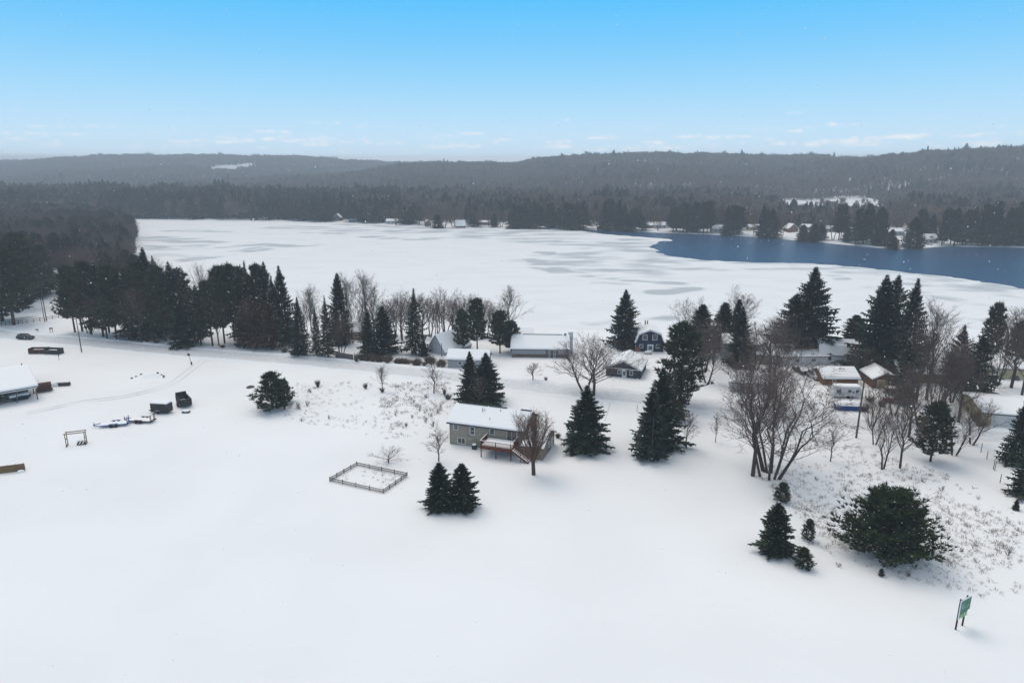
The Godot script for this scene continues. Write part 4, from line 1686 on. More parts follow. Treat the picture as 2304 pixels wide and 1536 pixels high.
	o = house("tall_grey_house", "tall pale grey house partly hidden by a dense spruce", front(1668, 815, t, Vector3(0, 0, -4)), t, 9.5, 4.0, 4.9, 6.4, M.siding_grey, {"snow": 0.35, "win": [[0, -2.8, 3.6, 1.0, 1.1, 1, 2], [0, 2.5, 3.6, 1.0, 1.1, 1, 2]]})
	house("lakeside_annexe", "low annexe with snowy roof beside the tall grey house", front(1745, 822, t, Vector3(0, 0, -4.5)), t, 9.5, 4.0, 2.6, 4.4, M.siding_brown, {"snow": 0.35, "win": [[0, 0, 1.5, 1.4, 1.0, 2, 1]]})
	# pale garage across the road
	t = deg_to_rad(-14.0)
	o = house("pale_blue_garage", "pale blue grey garage with snow roof behind the bare tree clump", front(1684, 884, t, Vector3(0, 0, -3.4)), t, 8.0, 3.4, 2.4, 3.9, M.siding_pale, {"snow": 0.3, "cat": "garage", "gdoor": [[0, 1.2, 3.6, 2.1, M.siding_white]]})
	# low dark roofed house by the parked vehicles
	t = deg_to_rad(3.0)
	house("flat_roofed_bungalow", "low pale bungalow with thin patchy roof snow by parked vehicles", front(1810, 822, t, Vector3(0, 0, -3.5)), t, 12.5, 3.5, 2.4, 3.3, M.siding_white, {"snow": 0.12, "win": [[0, -2, 1.4, 1.2, 0.9, 2, 1], [0, 2.4, 1.4, 1.2, 0.9, 2, 1]]})
	# white gambrel barn house
	t = deg_to_rad(-12.0)
	o = house("white_gambrel_house", "white house with broad gambrel roof and one dark shuttered window", front(1890, 820, t, Vector3(0, 0, -4.2)), t, 10.0, 4.2, 2.6, 5.6, M.siding_white, {"snow": 0.22, "prof": [Vector2(4.2, 2.6), Vector2(3.2, 4.5), Vector2(0, 5.7), Vector2(-3.2, 4.5), Vector2(-4.2, 2.6)], "win": [[0, 2.2, 1.6, 1.5, 0.8, 3, 1], [0, -2.6, 1.5, 1.0, 1.0, 1, 2]]})
	# snow laden shed with timber base
	t = deg_to_rad(-2.0)
	o = house("snow_laden_shed", "long shed with very thick roof snow and dark timber walls", front(1891, 866, t, Vector3(0, 0, -3.3)), t, 8.2, 3.3, 1.7, 3.1, M.siding_log, {"snow": 0.5, "cat": "shed", "eave": 0.6, "win": [[0, -1.5, 1.0, 0.8, 0.6, 1, 1]]})
	for q in 5:
		var pv := MB.new()
		pv.tube(Vector3(0.4 + q * 0.28, 2.6, 1.1), Vector3(0.4 + q * 0.28, 3.6 - 0.1 * (q % 2), 1.1), 0.07, 0.07, 6, true)
		part("vent_pipe", pv, M.grey_metal, o)
	# brown timber garage with tan door
	t = deg_to_rad(-96.0)
	o = house("brown_timber_garage", "brown timber garage with tan roll-up door and snowy roof", front(1992, 874, t, Vector3(-3.6, 0, 0)), t, 7.2, 2.9, 2.2, 3.7, M.siding_log, {"snow": 0.35, "cat": "garage", "gdoor": [[1, -0.1, 3.4, 1.95, M.tan_door]]})
	t = deg_to_rad(-4.0)
	house("long_log_cabin", "long brown log cabin behind the leafless trees", front(2088, 862, t, Vector3(0, 0, -3.3)), t, 13, 3.3, 2.3, 4.0, M.siding_log, {"snow": 0.35, "win": [[0, -3, 1.4, 1.0, 0.9, 2, 1], [0, 2.5, 1.4, 1.0, 0.9, 2, 1]]})
	house("lakeside_cottage_in_spruces", "snow roofed cottage standing under the tall spruce trio", front(1985, 826, t, Vector3(0, 0, -3.3)), t, 9, 3.3, 2.2, 3.9, M.siding_red, {"snow": 0.35, "win": [[0, 0, 1.4, 1.2, 0.9, 2, 1]]})
	# yellow house and its big garage
	t = deg_to_rad(-5.0)
	o = house("yellow_house", "yellow house with wooden front steps beyond the big garage", front(2258, 852, t, Vector3(0, 0, -4)), t, 10, 4.0, 2.6, 4.3, M.siding_yellow, {"snow": 0.35, "win": [[0, -2.0, 1.6, 1.3, 1.0, 2, 1]]})
	for k in 4:
		var st := MB.new()
		st.box(Vector3(2.6, 0.75 - k * 0.2, 4.2 + k * 0.3), Vector3(1.4, 0.16, 0.3))
		part("step", st, M.grey_wood, o)
	t = deg_to_rad(-15.0)
	o = house("big_yellow_garage", "big pale yellow garage with broad snowy roof by the road", front(2282, 962, t, Vector3(0, 0, -6.5)), t, 11.5, 6.5, 2.6, 3.7, M.siding_yellow, {"snow": 0.3, "cat": "garage", "gdoor": [[0, -1.6, 4.6, 2.2, M.siding_white]]})
	# snow-covered cottage roof in the left wood
	t = deg_to_rad(15.0)
	house("woodland_cottage", "cottage with bright snowy roof in the headland wood", front(122, 632, t, Vector3(0, 0, -4)), t, 10, 4.0, 2.6, 5.0, M.siding_charcoal, {"snow": 0.35})
	keep_clear.append([P(122, 632).x, -P(122, 632).z - 14, 16.0, 24.0])
	make_far_cottages()

func make_far_cottages():
	var g := "cottages along the far shore"
	var list := [
		# bx, by, turn, l, half, wall, ridge, material, label
		[758, 497, -90, 9, 4, 3.2, 7.0, M.siding_charcoal, "dark cottage with two-tier snowy roof on the far shore"],
		[797, 499, 0, 11, 3.6, 2.4, 3.8, M.siding_blue, "blue sided low cottage on the far shore"],
		[884, 503, 0, 14, 3.6, 2.4, 4.2, M.siding_pale, "long pale cottage with snowy roof on the far shore"],
		[912, 503, 0, 9, 3.6, 2.4, 3.8, M.siding_blue, "small blue cottage beside a long pale one"],
		[963, 508, -80, 7, 3, 2.8, 5.0, M.tan_wood, "narrow tan cottage near the red barn-like cottage"],
		[1036, 512, 8, 9, 5, 2.2, 7.0, M.siding_red, "red cottage with steep white roof on the point"],
		[1088, 506, 0, 12, 3.6, 2.4, 3.8, M.siding_red, "long low red cottage under bare trees"],
		[1466, 513, 5, 9, 3.6, 2.3, 4.0, M.siding_grey, "small grey cottage partly behind dark pines by the water"],
		[1487, 514, 0, 10, 4, 2.8, 5.2, M.siding_pale, "pale cottage with large windows facing the open water"],
		[1562, 518, 0, 9, 4, 2.6, 4.8, M.siding_white, "white cottage between two pine stands by the water"],
		[1620, 524, 0, 13, 4, 3.6, 6.0, M.siding_pale, "two-storey pale house with lower porch by the water"],
		[1700, 518, 0, 11, 4, 2.6, 4.4, M.siding_yellow, "cream house with broad low roof set back from water"],
		[1785, 522, -84, 9, 4, 2.8, 6.4, M.siding_log, "brown log chalet with steep gable near the water"],
		[1820, 518, 0, 9, 4, 2.6, 4.4, M.siding_grey, "grey roofed cottage behind clipped cedars"],
		[1868, 522, 5, 10, 4, 2.6, 4.4, M.siding_brown, "brown cottage set back among bare trees"],
		[2012, 530, 3, 16, 4, 3.0, 5.0, M.siding_grey, "long grey lodge behind young cedars"],
		[2095, 547, 3, 10.5, 4.2, 2.8, 6.0, M.siding_pale, "pale green cottage with a dormer facing the water"],
		[2226, 545, 0, 9, 4, 2.4, 4.2, M.siding_charcoal, "dark cottage tucked under tall pines by the water"]]
	for q in list:
		var t := deg_to_rad(q[2])
		var gab: bool = absf(q[2]) > 45
		var at := front(q[0], q[1], t, Vector3(-q[3] / 2.0, 0, 0) if gab else Vector3(0, 0, -q[4]))
		var wins := []
		var face := 1 if gab else 0
		if gab:
			wins = [[face, -1.5, 1.5, 1.3, 1.2, 1, 1], [face, 1.5, 1.5, 1.3, 1.2, 1, 1], [face, 0, q[5] + 1.0, 1.2, 1.1, 1, 1]]
		else:
			for k in 3:
				wins.append([face, (k - 1) * q[3] * 0.3, q[5] * 0.55, 1.5, 1.2, 1, 1])
		var o := house("far_cottage", q[8], at, t, q[3], q[4], q[5], q[6], q[7], {"snow": 0.4, "win": wins, "cat": "cottage", "group": g})
		keep_clear.append([at.x, -at.z, q[3] * 0.5 + 5, q[4] + 6])
		if q[0] == 2095:
			var dm := [Vector2(4.3, 4.6), Vector2(4.3, 4.61)]
			var mb := MB.new()
			mb.box(Vector3(0.6, 4.4, 2.6), Vector3(2.0, 1.6, 2.0))
			var dd := part("dormer", mb, M.siding_pale, o)
			var ds := MB.new()
			ds.cbox(Vector3(0.6, 5.35, 2.6), Vector3(2.6, 0.35, 2.4), 0.15)
			part("snow", ds, M.roof_snow, dd)

# ---------------------------------------------------------------- vehicles
func wheel(parent: Node, at: Vector3, r: float, w: float):     # axle along local x
	var t := MB.new()
	t.tube(at - Vector3(w / 2, 0, 0), at + Vector3(w / 2, 0, 0), r, r, 14, true)
	var o := part("wheel", t, M.rubber, parent)
	var s := MB.new()
	s.tube(at - Vector3(w / 2 + 0.012, 0, 0), at + Vector3(w / 2 + 0.012, 0, 0), r * 0.58, r * 0.58, 10, true)
	part("rim", s, M.grey_metal, o)

func car(called: String, label: String, category: String, at: Vector3, turn: float, paint: Material, snow: float, van := false, pickup := false) -> Node3D:
	# nose towards local +z
	var o := thing(called, label, category, at, turn)
	var b := MB.new()
	b.prism([Vector2(-2.35, 0.35), Vector2(-2.4, 0.75), Vector2(-2.3, 1.05), Vector2(1.0, 1.05), Vector2(2.15, 0.92), Vector2(2.4, 0.7), Vector2(2.35, 0.35)], -0.88, 0.88)
	part("body", b, paint, o)
	var roof := 1.95 if van else 1.65
	var rear := -0.5 if pickup else -2.2
	var cz := [Vector2(rear, 1.05), Vector2(rear + (0.15 if van else 0.45), roof - 0.03), Vector2(0.1, roof), Vector2(0.45, roof - 0.1), Vector2(1.35, 1.05)]
	var c := MB.new()
	c.prism(cz, -0.76, 0.76)
	part("cabin", c, M.glass, o)
	var rt := MB.new()
	rt.prism([Vector2(rear + 0.3, roof - 0.04), Vector2(rear + 0.4, roof + 0.03), Vector2(0.1, roof + 0.03), Vector2(0.4, roof - 0.06)], -0.78, 0.78)
	part("roof", rt, paint, o)
	for s in [-1, 1]:
		for z in [rear + 0.25, -0.6 if not pickup else -0.3, 0.75]:
			var p := MB.new()
			p.beam(Vector3(s * 0.77, 1.03, z + (0.35 if z > 0.5 else 0.0)), Vector3(s * 0.77, roof, z - (0.25 if z > 0.5 else 0.0)), 0.05, 0.1)
			part("pillar", p, paint, o)
		wheel(o, Vector3(s * 0.82, 0.33, 1.45), 0.35, 0.22)
		wheel(o, Vector3(s * 0.82, 0.33, -1.45), 0.35, 0.22)
		var hl := MB.new()
		hl.box(Vector3(s * 0.62, 0.78, 2.36), Vector3(0.35, 0.16, 0.1))
		part("headlight", hl, M.lamp_clear, o)
		var tl := MB.new()
		tl.box(Vector3(s * 0.7, 0.85, -2.37), Vector3(0.22, 0.2, 0.08))
		part("tail_light", tl, M.lamp_red, o)
	var bp := MB.new()
	bp.cbox(Vector3(0, 0.45, 2.42), Vector3(1.7, 0.2, 0.14), 0.04)
	bp.cbox(Vector3(0, 0.45, -2.42), Vector3(1.7, 0.2, 0.14), 0.04)
	part("bumper", bp, M.dark_metal, o)
	if snow > 0:
		var s := MB.new()
		s.cbox(Vector3(0, roof + 0.03 + snow / 2, (rear + 0.3) / 2.0), Vector3(1.5, snow, absf(rear) - 0.1), 0.08)
		s.cbox(Vector3(0, 1.03 + snow / 2, 1.75), Vector3(1.6, snow, 0.95), 0.08)
		if pickup:
			s.cbox(Vector3(0, 1.0 + snow / 2, -1.45), Vector3(1.5, snow, 1.7), 0.08)
		part("snow", s, M.roof_snow, o)
		# windscreen snow
		var ws := MB.new()
		ws.box(Vector3(0, (1.05 + roof) / 2 + 0.05, 0.93), Vector3(1.35, 0.05, 0.95), Basis(Vector3.RIGHT, 0.62 if not van else 0.75))
		part("windscreen_snow", ws, M.roof_snow, o)
	return o

# ---------------------------------------------------------------- yard on the left
func make_yard():
	# open pole barn
	var c := P(88, 898)
	var o := thing("pole_barn", "open-sided pole barn with a wide snow-covered roof", "barn", c, deg_to_rad(42))
	var L := 24.0
	var span := 21.0
	for k in 7:
		var p := MB.new()
		p.box(Vector3(-0.3 - k * 3.7, 1.2, -0.3), Vector3(0.2, 3.6, 0.2))
		part("post", p, M.grey_wood, o)
	for k in 4:
		var p := MB.new()
		p.box(Vector3(-0.3, 1.2 + k * 0.15, -5.4 - k * 4.8), Vector3(0.2, 3.6 + k * 0.5, 0.2))
		part("post", p, M.grey_wood, o)
	var bm := MB.new()
	bm.box(Vector3(-L / 2, 2.85, -0.12), Vector3(L, 0.32, 0.1))
	part("eave_beam", bm, M.white_trim, o)
	roof_parts(o, [Vector2(0, 3.0), Vector2(-span / 2, 5.2), Vector2(-span, 3.0)], -L, 0, 0.2, 0.18, 0.35, M.dark_roof, 0.2)
	var bk := MB.new()
	bk.box(Vector3(-L / 2, 1.3, -span + 0.3), Vector3(L, 3.4, 0.15))
	part("back_wall", bk, M.siding_grey, o)
	var bw := MB.new()
	bw.box(Vector3(-L / 2 - 0.5, 1.3, -6.0), Vector3(L - 1.5, 3.4, 0.12))
	part("partition", bw, M.siding_brown, o)
	# machines stored under it
	var tf := Transform3D(Basis(Vector3.UP, deg_to_rad(42)), c)
	var tr := thing("stored_tractor", "old dark tractor parked under the pole barn", "tractor", tf * Vector3(-8.5, 0, -2.3), deg_to_rad(42 + 90))
	var b := MB.new()
	b.cbox(Vector3(0, 0.95, 0.8), Vector3(0.7, 0.7, 1.8), 0.1)
	part("bonnet", b, M.rust, tr)
	b = MB.new()
	b.cbox(Vector3(0, 0.8, -0.5), Vector3(0.9, 0.6, 1.2), 0.1)
	b.box(Vector3(0, 1.4, -0.7), Vector3(0.5, 0.6, 0.12))
	part("seat", b, M.dark_metal, tr)
	for s in [-1, 1]:
		wheel(tr, Vector3(s * 0.8, 0.75, -0.6), 0.8, 0.38)
		wheel(tr, Vector3(s * 0.65, 0.42, 1.4), 0.45, 0.25)
	var bo := thing("stored_boat", "teal boat on a cradle under the pole barn", "boat", tf * Vector3(-3.6, 0, -2.2), deg_to_rad(42 - 90))
	boat(bo, 4.6, 1.7, M.teal_hull, false)
	# trailer box poking out behind the barn
	o = thing("rusty_stock_box", "dark rusty box trailer poking out beside the pole barn", "trailer", P(99, 880), deg_to_rad(35))
	b = MB.new()
	b.cbox(Vector3(0, 1.15, 0), Vector3(3.0, 1.5, 2.0), 0.06)
	part("box", b, M.rust, o)
	b = MB.new()
	b.box(Vector3(0, 0.35, 0), Vector3(3.4, 0.12, 1.2))
	part("chassis", b, M.dark_metal, o)
	# firewood stack
	o = thing("firewood_stack", "snow-capped stack of split firewood beside the barn", "firewood", P(133, 868), deg_to_rad(12))
	rng.seed = 71
	for row in 3:
		for k in 9:
			b = MB.new()
			var r := 0.15 + jit(0.04)
			b.tube(Vector3(-0.3 + k * 0.3 + (row % 2) * 0.15, 0.12 + row * 0.25, -0.4), Vector3(-0.3 + k * 0.3 + (row % 2) * 0.15, 0.12 + row * 0.25, 0.45 + jit(0.1)), r, r, 6, true)
			part("log", b, M.pole_wood, o)
	b = MB.new()
	b.cbox(Vector3(-1.2, 0.42, 0), Vector3(2.2, 0.95, 1.2), 0.25)
	b.cbox(Vector3(0.9, 0.98, -0.05), Vector3(2.6, 0.22, 0.95), 0.1)
	part("snow", b, M.roof_snow, o)
	# roll-off bins by the road
	for q in [[88, 794, 0.06, "rusty open roll-off bin half filled with snow by the road", M.rust, 4.6], [121, 795, -0.12, "dark open roll-off bin with raised end wall by the road", M.black_paint, 4.2]]:
		o = thing("roll_off_bin", q[3], "bin", P(q[0], q[1]), q[2])
		var l: float = q[5]
		for s in [-1, 1]:
			b = MB.new()
			b.box(Vector3(0, 0.7, s * 1.1), Vector3(l, 1.5 if s < 0 else 1.2, 0.1))
			part("side", b, q[4], o)
			b = MB.new()
			b.box(Vector3(s * (l / 2 - 0.05), 0.75, 0), Vector3(0.1, 1.6, 2.1))
			part("end", b, q[4], o)
			for k in 5:
				b = MB.new()
				b.box(Vector3(-l / 2 + 0.4 + k * (l - 0.8) / 4, 0.6, s * 1.18), Vector3(0.1, 1.1, 0.06))
				part("rib", b, q[4], o)
		b = MB.new()
		b.cbox(Vector3(-0.2, 0.5, 0.1), Vector3(l - 0.9, 1.1, 1.8), 0.4)
		part("snow", b, M.roof_snow, o)
	# cars
	car("parked_suv", "dark sport utility car driving on the snowy road", "car", P(57, 763), deg_to_rad(84), M.car_dark, 0.0)
	# dump trailer
	o = thing("dump_trailer", "black open dump trailer with high mesh sides", "trailer", P(414, 912), deg_to_rad(-52))
	var w := 2.2
	var l2 := 4.4
	b = MB.new()
	b.box(Vector3(0, 0.75, 0), Vector3(l2, 0.14, w))
	part("floor", b, M.black_paint, o)
	for s in [-1, 1]:
		b = MB.new()
		b.box(Vector3(0, 1.42, s * (w / 2 - 0.04)), Vector3(l2, 1.2, 0.08))
		part("side", b, M.black_paint, o)
		for k in 7:
			b = MB.new()
			b.box(Vector3(-l2 / 2 + 0.15 + k * (l2 - 0.3) / 6, 1.42, s * (w / 2 + 0.03)), Vector3(0.1, 1.25, 0.08))
			part("rib", b, M.black_paint, o)
		for x in [-0.45, 0.45]:
			b = MB.new()
			b.tube(Vector3(x, 0.36, s * (w / 2 + 0.06)), Vector3(x, 0.36, s * (w / 2 + 0.3)), 0.38, 0.38, 14, true)
			part("wheel", b, M.rubber, o)
		b = MB.new()
		b.cbox(Vector3(0, 0.85, s * (w / 2 + 0.2)), Vector3(1.9, 0.1, 0.32), 0.03)
		part("mudguard", b, M.black_paint, o)
	for s in [-1, 1]:
		b = MB.new()
		b.box(Vector3(s * (l2 / 2 - 0.04), 1.45 + (0.25 if s < 0 else 0.0), 0), Vector3(0.08, 1.26 + (0.5 if s < 0 else 0.0), w))
		part("end_gate", b, M.black_paint, o)
	b = MB.new()
	b.cbox(Vector3(0, 0.92, 0), Vector3(l2 - 1.2, 0.22, w - 0.7), 0.08)
	part("snow", b, M.roof_snow, o)
	b = MB.new()
	b.beam(Vector3(-l2 / 2, 0.6, -0.6), Vector3(-l2 / 2 - 1.6, 0.55, 0), 0.1, 0.12)
	b.beam(Vector3(-l2 / 2, 0.6, 0.6), Vector3(-l2 / 2 - 1.6, 0.55, 0), 0.1, 0.12)
	b.tube(Vector3(-l2 / 2 - 1.4, -0.1, 0), Vector3(-l2 / 2 - 1.4, 0.9, 0), 0.05, 0.05, 6, true)
	part("drawbar", b, M.dark_metal, o)
	b = MB.new()
	b.cbox(Vector3(-l2 / 2 - 0.7, 0.85, 0), Vector3(0.8, 0.5, 1.0), 0.05)
	part("tool_box", b, M.black_paint, o)
	# enclosed trailer
	o = thing("enclosed_trailer", "black enclosed cargo trailer with snow on its roof", "trailer", P(364, 928), deg_to_rad(-8))
	b = MB.new()
	b.cbox(Vector3(0, 1.3, 0), Vector3(3.9, 1.9, 1.9), 0.1)
	part("box", b, M.black_paint, o)
	for k in 5:
		b = MB.new()
		b.box(Vector3(-1.6 + k * 0.8, 1.25, 0.965), Vector3(0.05, 1.7, 0.03))
		part("seam", b, M.dark_metal, o)
	b = MB.new()
	b.cbox(Vector3(0, 2.36, 0), Vector3(3.8, 0.22, 1.8), 0.1)
	part("snow", b, M.roof_snow, o)
	for s in [-1, 1]:
		b = MB.new()
		b.tube(Vector3(-0.2, 0.33, s * 0.85), Vector3(-0.2, 0.33, s * 1.08), 0.36, 0.36, 14, true)
		part("wheel", b, M.rubber, o)
		b = MB.new()
		b.cbox(Vector3(-0.2, 0.78, s * 1.08), Vector3(1.0, 0.12, 0.26), 0.04)
		part("mudguard", b, M.grey_metal, o)
		b = MB.new()
		b.box(Vector3(1.96, 1.25, s * 0.47), Vector3(0.04, 1.6, 0.88))
		part("rear_door", b, M.black_paint, o)
		b = MB.new()
		b.box(Vector3(1.99, 0.55, s * 0.75), Vector3(0.04, 0.12, 0.2))
		part("tail_light", b, M.lamp_red, o)
	b = MB.new()
	b.beam(Vector3(-1.95, 0.4, -0.5), Vector3(-3.0, 0.4, 0), 0.1, 0.1)
	b.beam(Vector3(-1.95, 0.4, 0.5), Vector3(-3.0, 0.4, 0), 0.1, 0.1)
	part("drawbar", b, M.dark_metal, o)
	# flat trailers with ramps
	for q in [[262, 957, 16, M.blue_steel, "blue flatbed trailer with raised ramps buried in snow"], [322, 949, -6, M.rust, "rusty red flatbed trailer with upright ramps buried in snow"]]:
		o = thing("flatbed_trailer", q[4], "trailer", P(q[0], q[1]), deg_to_rad(q[2]), "flatbed trailers parked in the yard")
		for s in [-1, 1]:
			b = MB.new()
			b.box(Vector3(-0.4, 0.45, s * 0.95), Vector3(5.2, 0.16, 0.1))
			part("side_rail", b, q[3], o)
			b = MB.new()
			b.box(Vector3(2.15, 1.15, s * 0.6), Vector3(0.08, 1.3, 0.06))
			b.box(Vector3(2.15, 1.15, s * 0.6 + 0.34), Vector3(0.08, 1.3, 0.06))
			for k in 5:
				b.box(Vector3(2.15, 0.65 + k * 0.26, s * 0.6 + 0.17), Vector3(0.06, 0.05, 0.3))
			part("ramp", b, q[3], o)
			for x in [-0.75, 0.1]:
				b = MB.new()
				b.tube(Vector3(x, 0.33, s * 1.03), Vector3(x, 0.33, s * 1.23), 0.34, 0.34, 12, true)
				part("wheel", b, M.rubber, o)
			b = MB.new()
			b.cbox(Vector3(-0.32, 0.74, s * 1.12), Vector3(1.7, 0.08, 0.26), 0.03)
			part("mudguard", b, q[3], o)
		b = MB.new()
		b.box(Vector3(2.2, 0.42, 0), Vector3(0.12, 0.2, 2.0))
		part("rear_beam", b, q[3], o)
		b = MB.new()
		b.cbox(Vector3(-0.5, 0.5, 0), Vector3(5.0, 0.24, 1.75), 0.1)
		part("snow", b, M.roof_snow, o)
		b = MB.new()
		b.beam(Vector3(-3.0, 0.45, -0.9), Vector3(-4.2, 0.5, 0), 0.1, 0.12)
		b.beam(Vector3(-3.0, 0.45, 0.9), Vector3(-4.2, 0.5, 0), 0.1, 0.12)
		b.tube(Vector3(-4.0, 0.2, 0), Vector3(-4.0, 1.05, 0), 0.06, 0.06, 6, true)
		part("drawbar", b, q[3], o)
	# small snow covered trailer lid
	o = thing("utility_cart", "small grey utility cart with snow on top", "cart", P(418, 928), deg_to_rad(-5))
	b = MB.new()
	b.cbox(Vector3(0, 0.25, 0), Vector3(1.5, 0.35, 0.9), 0.05)
	part("tray", b, M.dark_metal, o)
	b = MB.new()
	b.cbox(Vector3(0, 0.5, 0), Vector3(1.5, 0.2, 0.95), 0.08)
	part("snow", b, M.roof_snow, o)
	# timber frame stand with logs
	o = thing("timber_rack", "tan timber frame rack with a few logs beneath", "rack", P(172, 1000), deg_to_rad(20))
	for z in [-0.55, 0.55]:
		for x in [-1.55, 1.55]:
			b = MB.new()
			b.box(Vector3(x, 1.15, z), Vector3(0.12, 2.5, 0.12))
			part("post", b, M.tan_wood, o)
		b = MB.new()
		b.box(Vector3(0, 2.45, z), Vector3(3.5, 0.14, 0.12))
		part("top_beam", b, M.tan_wood, o)
	for x in [-1.55, 1.55]:
		b = MB.new()
		b.box(Vector3(x, 0.08, 0), Vector3(0.16, 0.16, 1.4))
		part("skid", b, M.tan_wood, o)
		b = MB.new()
		b.box(Vector3(x, 1.3, 0), Vector3(0.08, 0.1, 1.0))
		part("brace", b, M.tan_wood, o)
	for k in 8:
		b = MB.new()
		var lx := 0.1 + k * 0.18
		b.tube(Vector3(lx, 0.18 + (k % 3) * 0.2, -0.5), Vector3(lx + 0.1, 0.18 + (k % 3) * 0.2, 0.55), 0.13, 0.12, 6, true)
		part("log", b, M.pole_wood, o)
	b = MB.new()
	b.cbox(Vector3(0.7, 0.72, -0.1), Vector3(1.2, 0.18, 0.7), 0.08)
	part("snow", b, M.roof_snow, o)
	# old plough blade
	o = thing("plough_blade", "brown curved snow plough blade lying in the field", "plough blade", P(26, 1063), deg_to_rad(20))
	b = MB.new()
	var pz := []
	for k in 7:
		var a := -0.75 + k * 0.25
		pz.append(Vector2(0.5 - 0.75 * cos(a), 0.72 + 0.95 * sin(a)))
	for k in range(6, -1, -1):
		pz.append(pz[k] + Vector2(-0.07, 0.0))
	b.prism(pz, -2.1, 1.9)
	part("mouldboard", b, M.tan_wood, o)
	for x in [-1.8, -0.6, 0.6, 1.7]:
		b = MB.new()
		b.prism([Vector2(-0.3, 0.05), Vector2(-0.3, 1.4), Vector2(-0.75, 0.05)], x - 0.04, x + 0.04)
		part("rib", b, M.rust, o)
	b = MB.new()
	b.cbox(Vector3(1.4, 0.2, 0.35), Vector3(1.0, 0.45, 0.6), 0.2)
	part("snow", b, M.roof_snow, o)
	# snow mound with tyres
	o = thing("snow_mound", "low snow mound with dark tyres showing through", "snow mound", P(340, 846))
	b = MB.new()
	var dome := func(x: float, z: float) -> float: return -0.12 + 0.95 * exp(-(x * x / 9.0 + z * z / 4.0)) * (1.0 + 0.1 * sin(x * 2.1) * cos(z * 1.7))
	for i in 20:
		for j in 14:
			var x0 := -6.0 + i * 0.6
			var z0 := -4.2 + j * 0.6
			b.quad(Vector3(x0, dome.call(x0, z0), z0), Vector3(x0, dome.call(x0, z0 + 0.6), z0 + 0.6), Vector3(x0 + 0.6, dome.call(x0 + 0.6, z0 + 0.6), z0 + 0.6), Vector3(x0 + 0.6, dome.call(x0 + 0.6, z0), z0))
	part("mound", b, M.snow, o)
	rng.seed = 5
	for k in [0, 1, 2, 3, 6, 7, 8]:
		var a: float = PI * (0.03 + 0.94 * k / 8.0) + jit(0.06)
		b = MB.new()
		var x := cos(a) * 3.9
		var z := 1.9 - sin(a) * 2.6
		var pt := Vector3(x, dome.call(x, z) - 0.16 + jit(0.06), z)
		b.tube(pt, pt + Vector3(jit(0.06), 0.24, 0.14), 0.3, 0.27, 9, true)
		part("tyre", b, M.rubber, o)

func boat(o: Node3D, l: float, w: float, m: Material, cover: bool):
	var b := MB.new()
	var prev := []
	for i in 9:
		var t := i / 8.0
		var k := (1.0 - pow(maxf(t - 0.35, 0) / 0.65, 2.2)) * 0.5 * w + 0.02
		var z := -l / 2 + l * t
		var keel := 0.35 + 0.5 * pow(maxf(t - 0.5, 0) * 2, 2.0)
		var row := [Vector3(-k, 1.15 + 0.15 * t, z), Vector3(-k * 0.75, 0.75, z), Vector3(0, keel, z), Vector3(k * 0.75, 0.75, z), Vector3(k, 1.15 + 0.15 * t, z)]
		if i > 0:
			for j in 4:
				b.quad(prev[j], row[j], row[j + 1], prev[j + 1])
		else:
			b.quad(row[0], row[1], row[3], row[4])
			b.tri(row[1], row[2], row[3])
		prev = row
	part("hull", b, m, o)
	b = MB.new()
	b.cbox(Vector3(0, 0.2, -0.4), Vector3(w * 0.6, 0.2, l * 0.6), 0.04)
	b.box(Vector3(0, 0.15, l * 0.35), Vector3(0.12, 0.12, l * 0.5))
	part("cradle", b, M.dark_metal, o)
	b = MB.new()
	b.cbox(Vector3(0, 1.3, -0.25), Vector3(w * 0.92, 0.45, l * 0.82), 0.2)
	part("snow", b, M.roof_snow, o)

